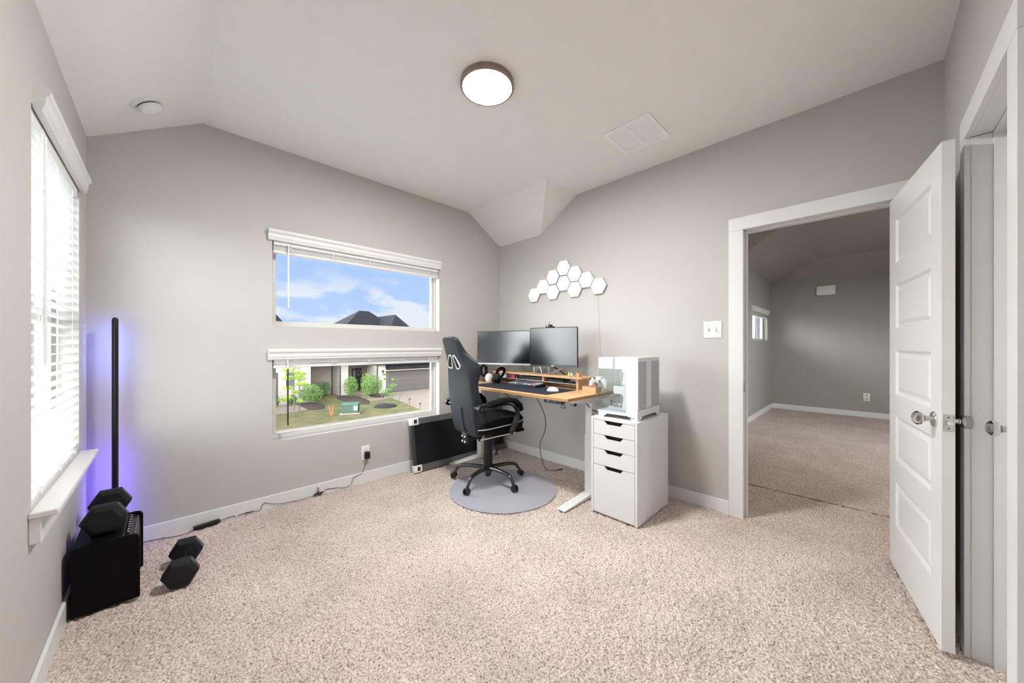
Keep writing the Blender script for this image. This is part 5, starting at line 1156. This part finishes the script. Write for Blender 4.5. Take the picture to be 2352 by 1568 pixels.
def shrub(name, x, y, h, w, kind, label, cat='shrub', n=420, s=.06, group=None):
    t = thing(name, label, cat, (x, y, G), 0, group)
    bm = B(); foliage(bm, (x, y, G + h * .55), (w / 2, w / 2, h * .48), int(n * 1.8), s); obj('foliage', bm, leafm[kind], t)
    bm = B()
    for k in range(4): a = random.random() * 6.28; tube(bm, [(x, y, G - .02), (x + .1 * math.cos(a), y + .1 * math.sin(a), G + h * .3), (x + w * .3 * math.cos(a), y + w * .3 * math.sin(a), G + h * .7)], .015, 5, 2)
    obj('stems', bm, bark, t)
shrub('shrub', 8.0, 30.4, 1.5, 1.7, 'green', 'broad green shrub against the corner of the left house', n=900)
shrub('shrub', 6.75, 30.6, .8, .7, 'dark', 'low dark shrub left of the broad green shrub', n=350)
shrub('shrub', 9.75, 34.0, 1.3, 1.6, 'dark', 'shrub in shade by the tan brick wall', n=500)
shrub('shrub', 11.45, 31.6, 1.8, 1.2, 'green', 'leafy shrub in front of the entry pillar', n=700)
shrub('shrub', 11.95, 29.6, 2.2, .9, 'green', 'tall thin shrub beside the entry path', n=420)
shrub('shrub', 13.2, 31.2, 1.9, 1.7, 'green', 'bushy shrub between the entry and the garage', n=1000)
shrub('shrub', 5.6, 30.2, .9, .6, 'dark', 'small shrub at the far left by the tall house window', n=250)
def tree(x, y, h, clusters, label, kind='lime', n=150):
    t = thing('young_tree', label, 'tree', (x, y, G))
    bm = B(); tube(bm, [(x, y, G - .02), (x + .02, y, G + h * .4), (x - .02, y, G + h * .75), (x, y, G + h)], [.042, .034, .022, .010], 8, 4)
    for c in clusters: tube(bm, [(x, y, G + c[2] - .25), (x + c[0] * .5, y + c[1] * .5, G + c[2] - .05), (x + c[0], y + c[1], G + c[2])], .010, 5, 2)
    obj('trunk', bm, bark, t)
    bm = B()
    for c in clusters: foliage(bm, (x + c[0], y + c[1], G + c[2]), (c[3], c[3], c[3] * .45), n, .055)
    obj('foliage', bm, leafm[kind], t)
tree(5.72, 25.4, 3.3, [(-.35, 0, 1.25, .32), (.35, .1, 1.0, .22), (-.3, 0, 1.9, .3), (.4, 0, 2.1, .3), (-.25, .1, 2.5, .35), (.25, 0, 2.55, .3), (-.3, 0, 2.95, .4), (.1, 0, 3.2, .38), (.5, .1, 2.7, .25), (-.6, 0, 1.15, .2), (.1, 0, 1.6, .25)], 'young tree with lime green leaves near the lawn kerb at the left')
tree(6.35, 26.8, 3.0, [(.1, 0, 2.3, .35), (.3, 0, 1.9, .25), (-.1, 0, 2.7, .3)], 'thin lime sapling behind the young tree at the left')
tree(12.0, 25.6, 2.5, [(-.3, 0, 1.0, .3), (.3, 0, .8, .3), (.35, 0, 1.5, .35), (-.2, 0, 2.0, .14), (-.3, 0, 2.35, .14), (.0, 0, 1.2, .3), (.5, 0, 1.9, .2)], 'young staked tree in the black mulch ring by the driveway', 'green', 120)
bm = B(); cyl(bm, (12.75, 25.6, G), (13.15, 25.5, G + 1.0), .03, n=6); tag(obj('tree_stake', bm, bark), 'leaning wooden stake beside the young tree by the driveway', 'stake')
bm = B(); cyl(bm, (11.4, 25.3, G), (11.4, 25.3, G + .9), .025, n=6); tag(obj('tree_stake', bm, bark), 'upright thin stake left of the young tree by the driveway', 'stake')
def plamp(x, y, lb):
    bm = B(); cyl(bm, (x, y, G), (x, y, G + .35), .02, n=6); cyl(bm, (x, y, G + .35), (x, y, G + .42), .10, .04, n=10); tag(obj('path_light', bm, dark), lb, 'path light', 'path lights along the driveway')
plamp(13.42, 24.9, 'small black path light on the driveway edge, farther one'); plamp(12.95, 22.5, 'small black path light on the driveway edge, nearer one')
bm = B(); tube(bm, [(11.1, 25.4, G), (11.2, 24.8, G + .3), (11.6, 24.5, G + .34)], .03, 6, 4)
bm.free()
# neighbour beyond the left window (bright, seen through the slats)
t = thing('side_house', 'pale side house with trimmed windows glimpsed through the left blind', 'house', (-5, 20, G))
bm = B(); box(bm, -9, -2.95, 17, 30, G, 2.0); obj('siding_wall', bm, mat('pale_siding', (.72, .71, .69), .8, var=.1, vscale=3), t)
bm = B(); hiproof(bm, -9, -2.95, 17, 30, 2.0, -6.2, -5.8, 23.5, 4.4, .5); obj('roof', bm, mat('side_roof', (.30, .29, .28), .9), t)
for y in (18.6, 21.2, 24.5):
    bm = B(); box(bm, -2.96, -2.88, y, y + 1.3, -.2, 1.4); fo = obj('side_window', bm, WHITE, t)
    bm = B(); box(bm, -2.885, -2.87, y + .12, y + .6, -.08, 1.28); box(bm, -2.885, -2.87, y + .7, y + 1.18, -.08, 1.28); obj('window_pane', bm, mat('side_pane', (.25, .30, .32), .2), fo)
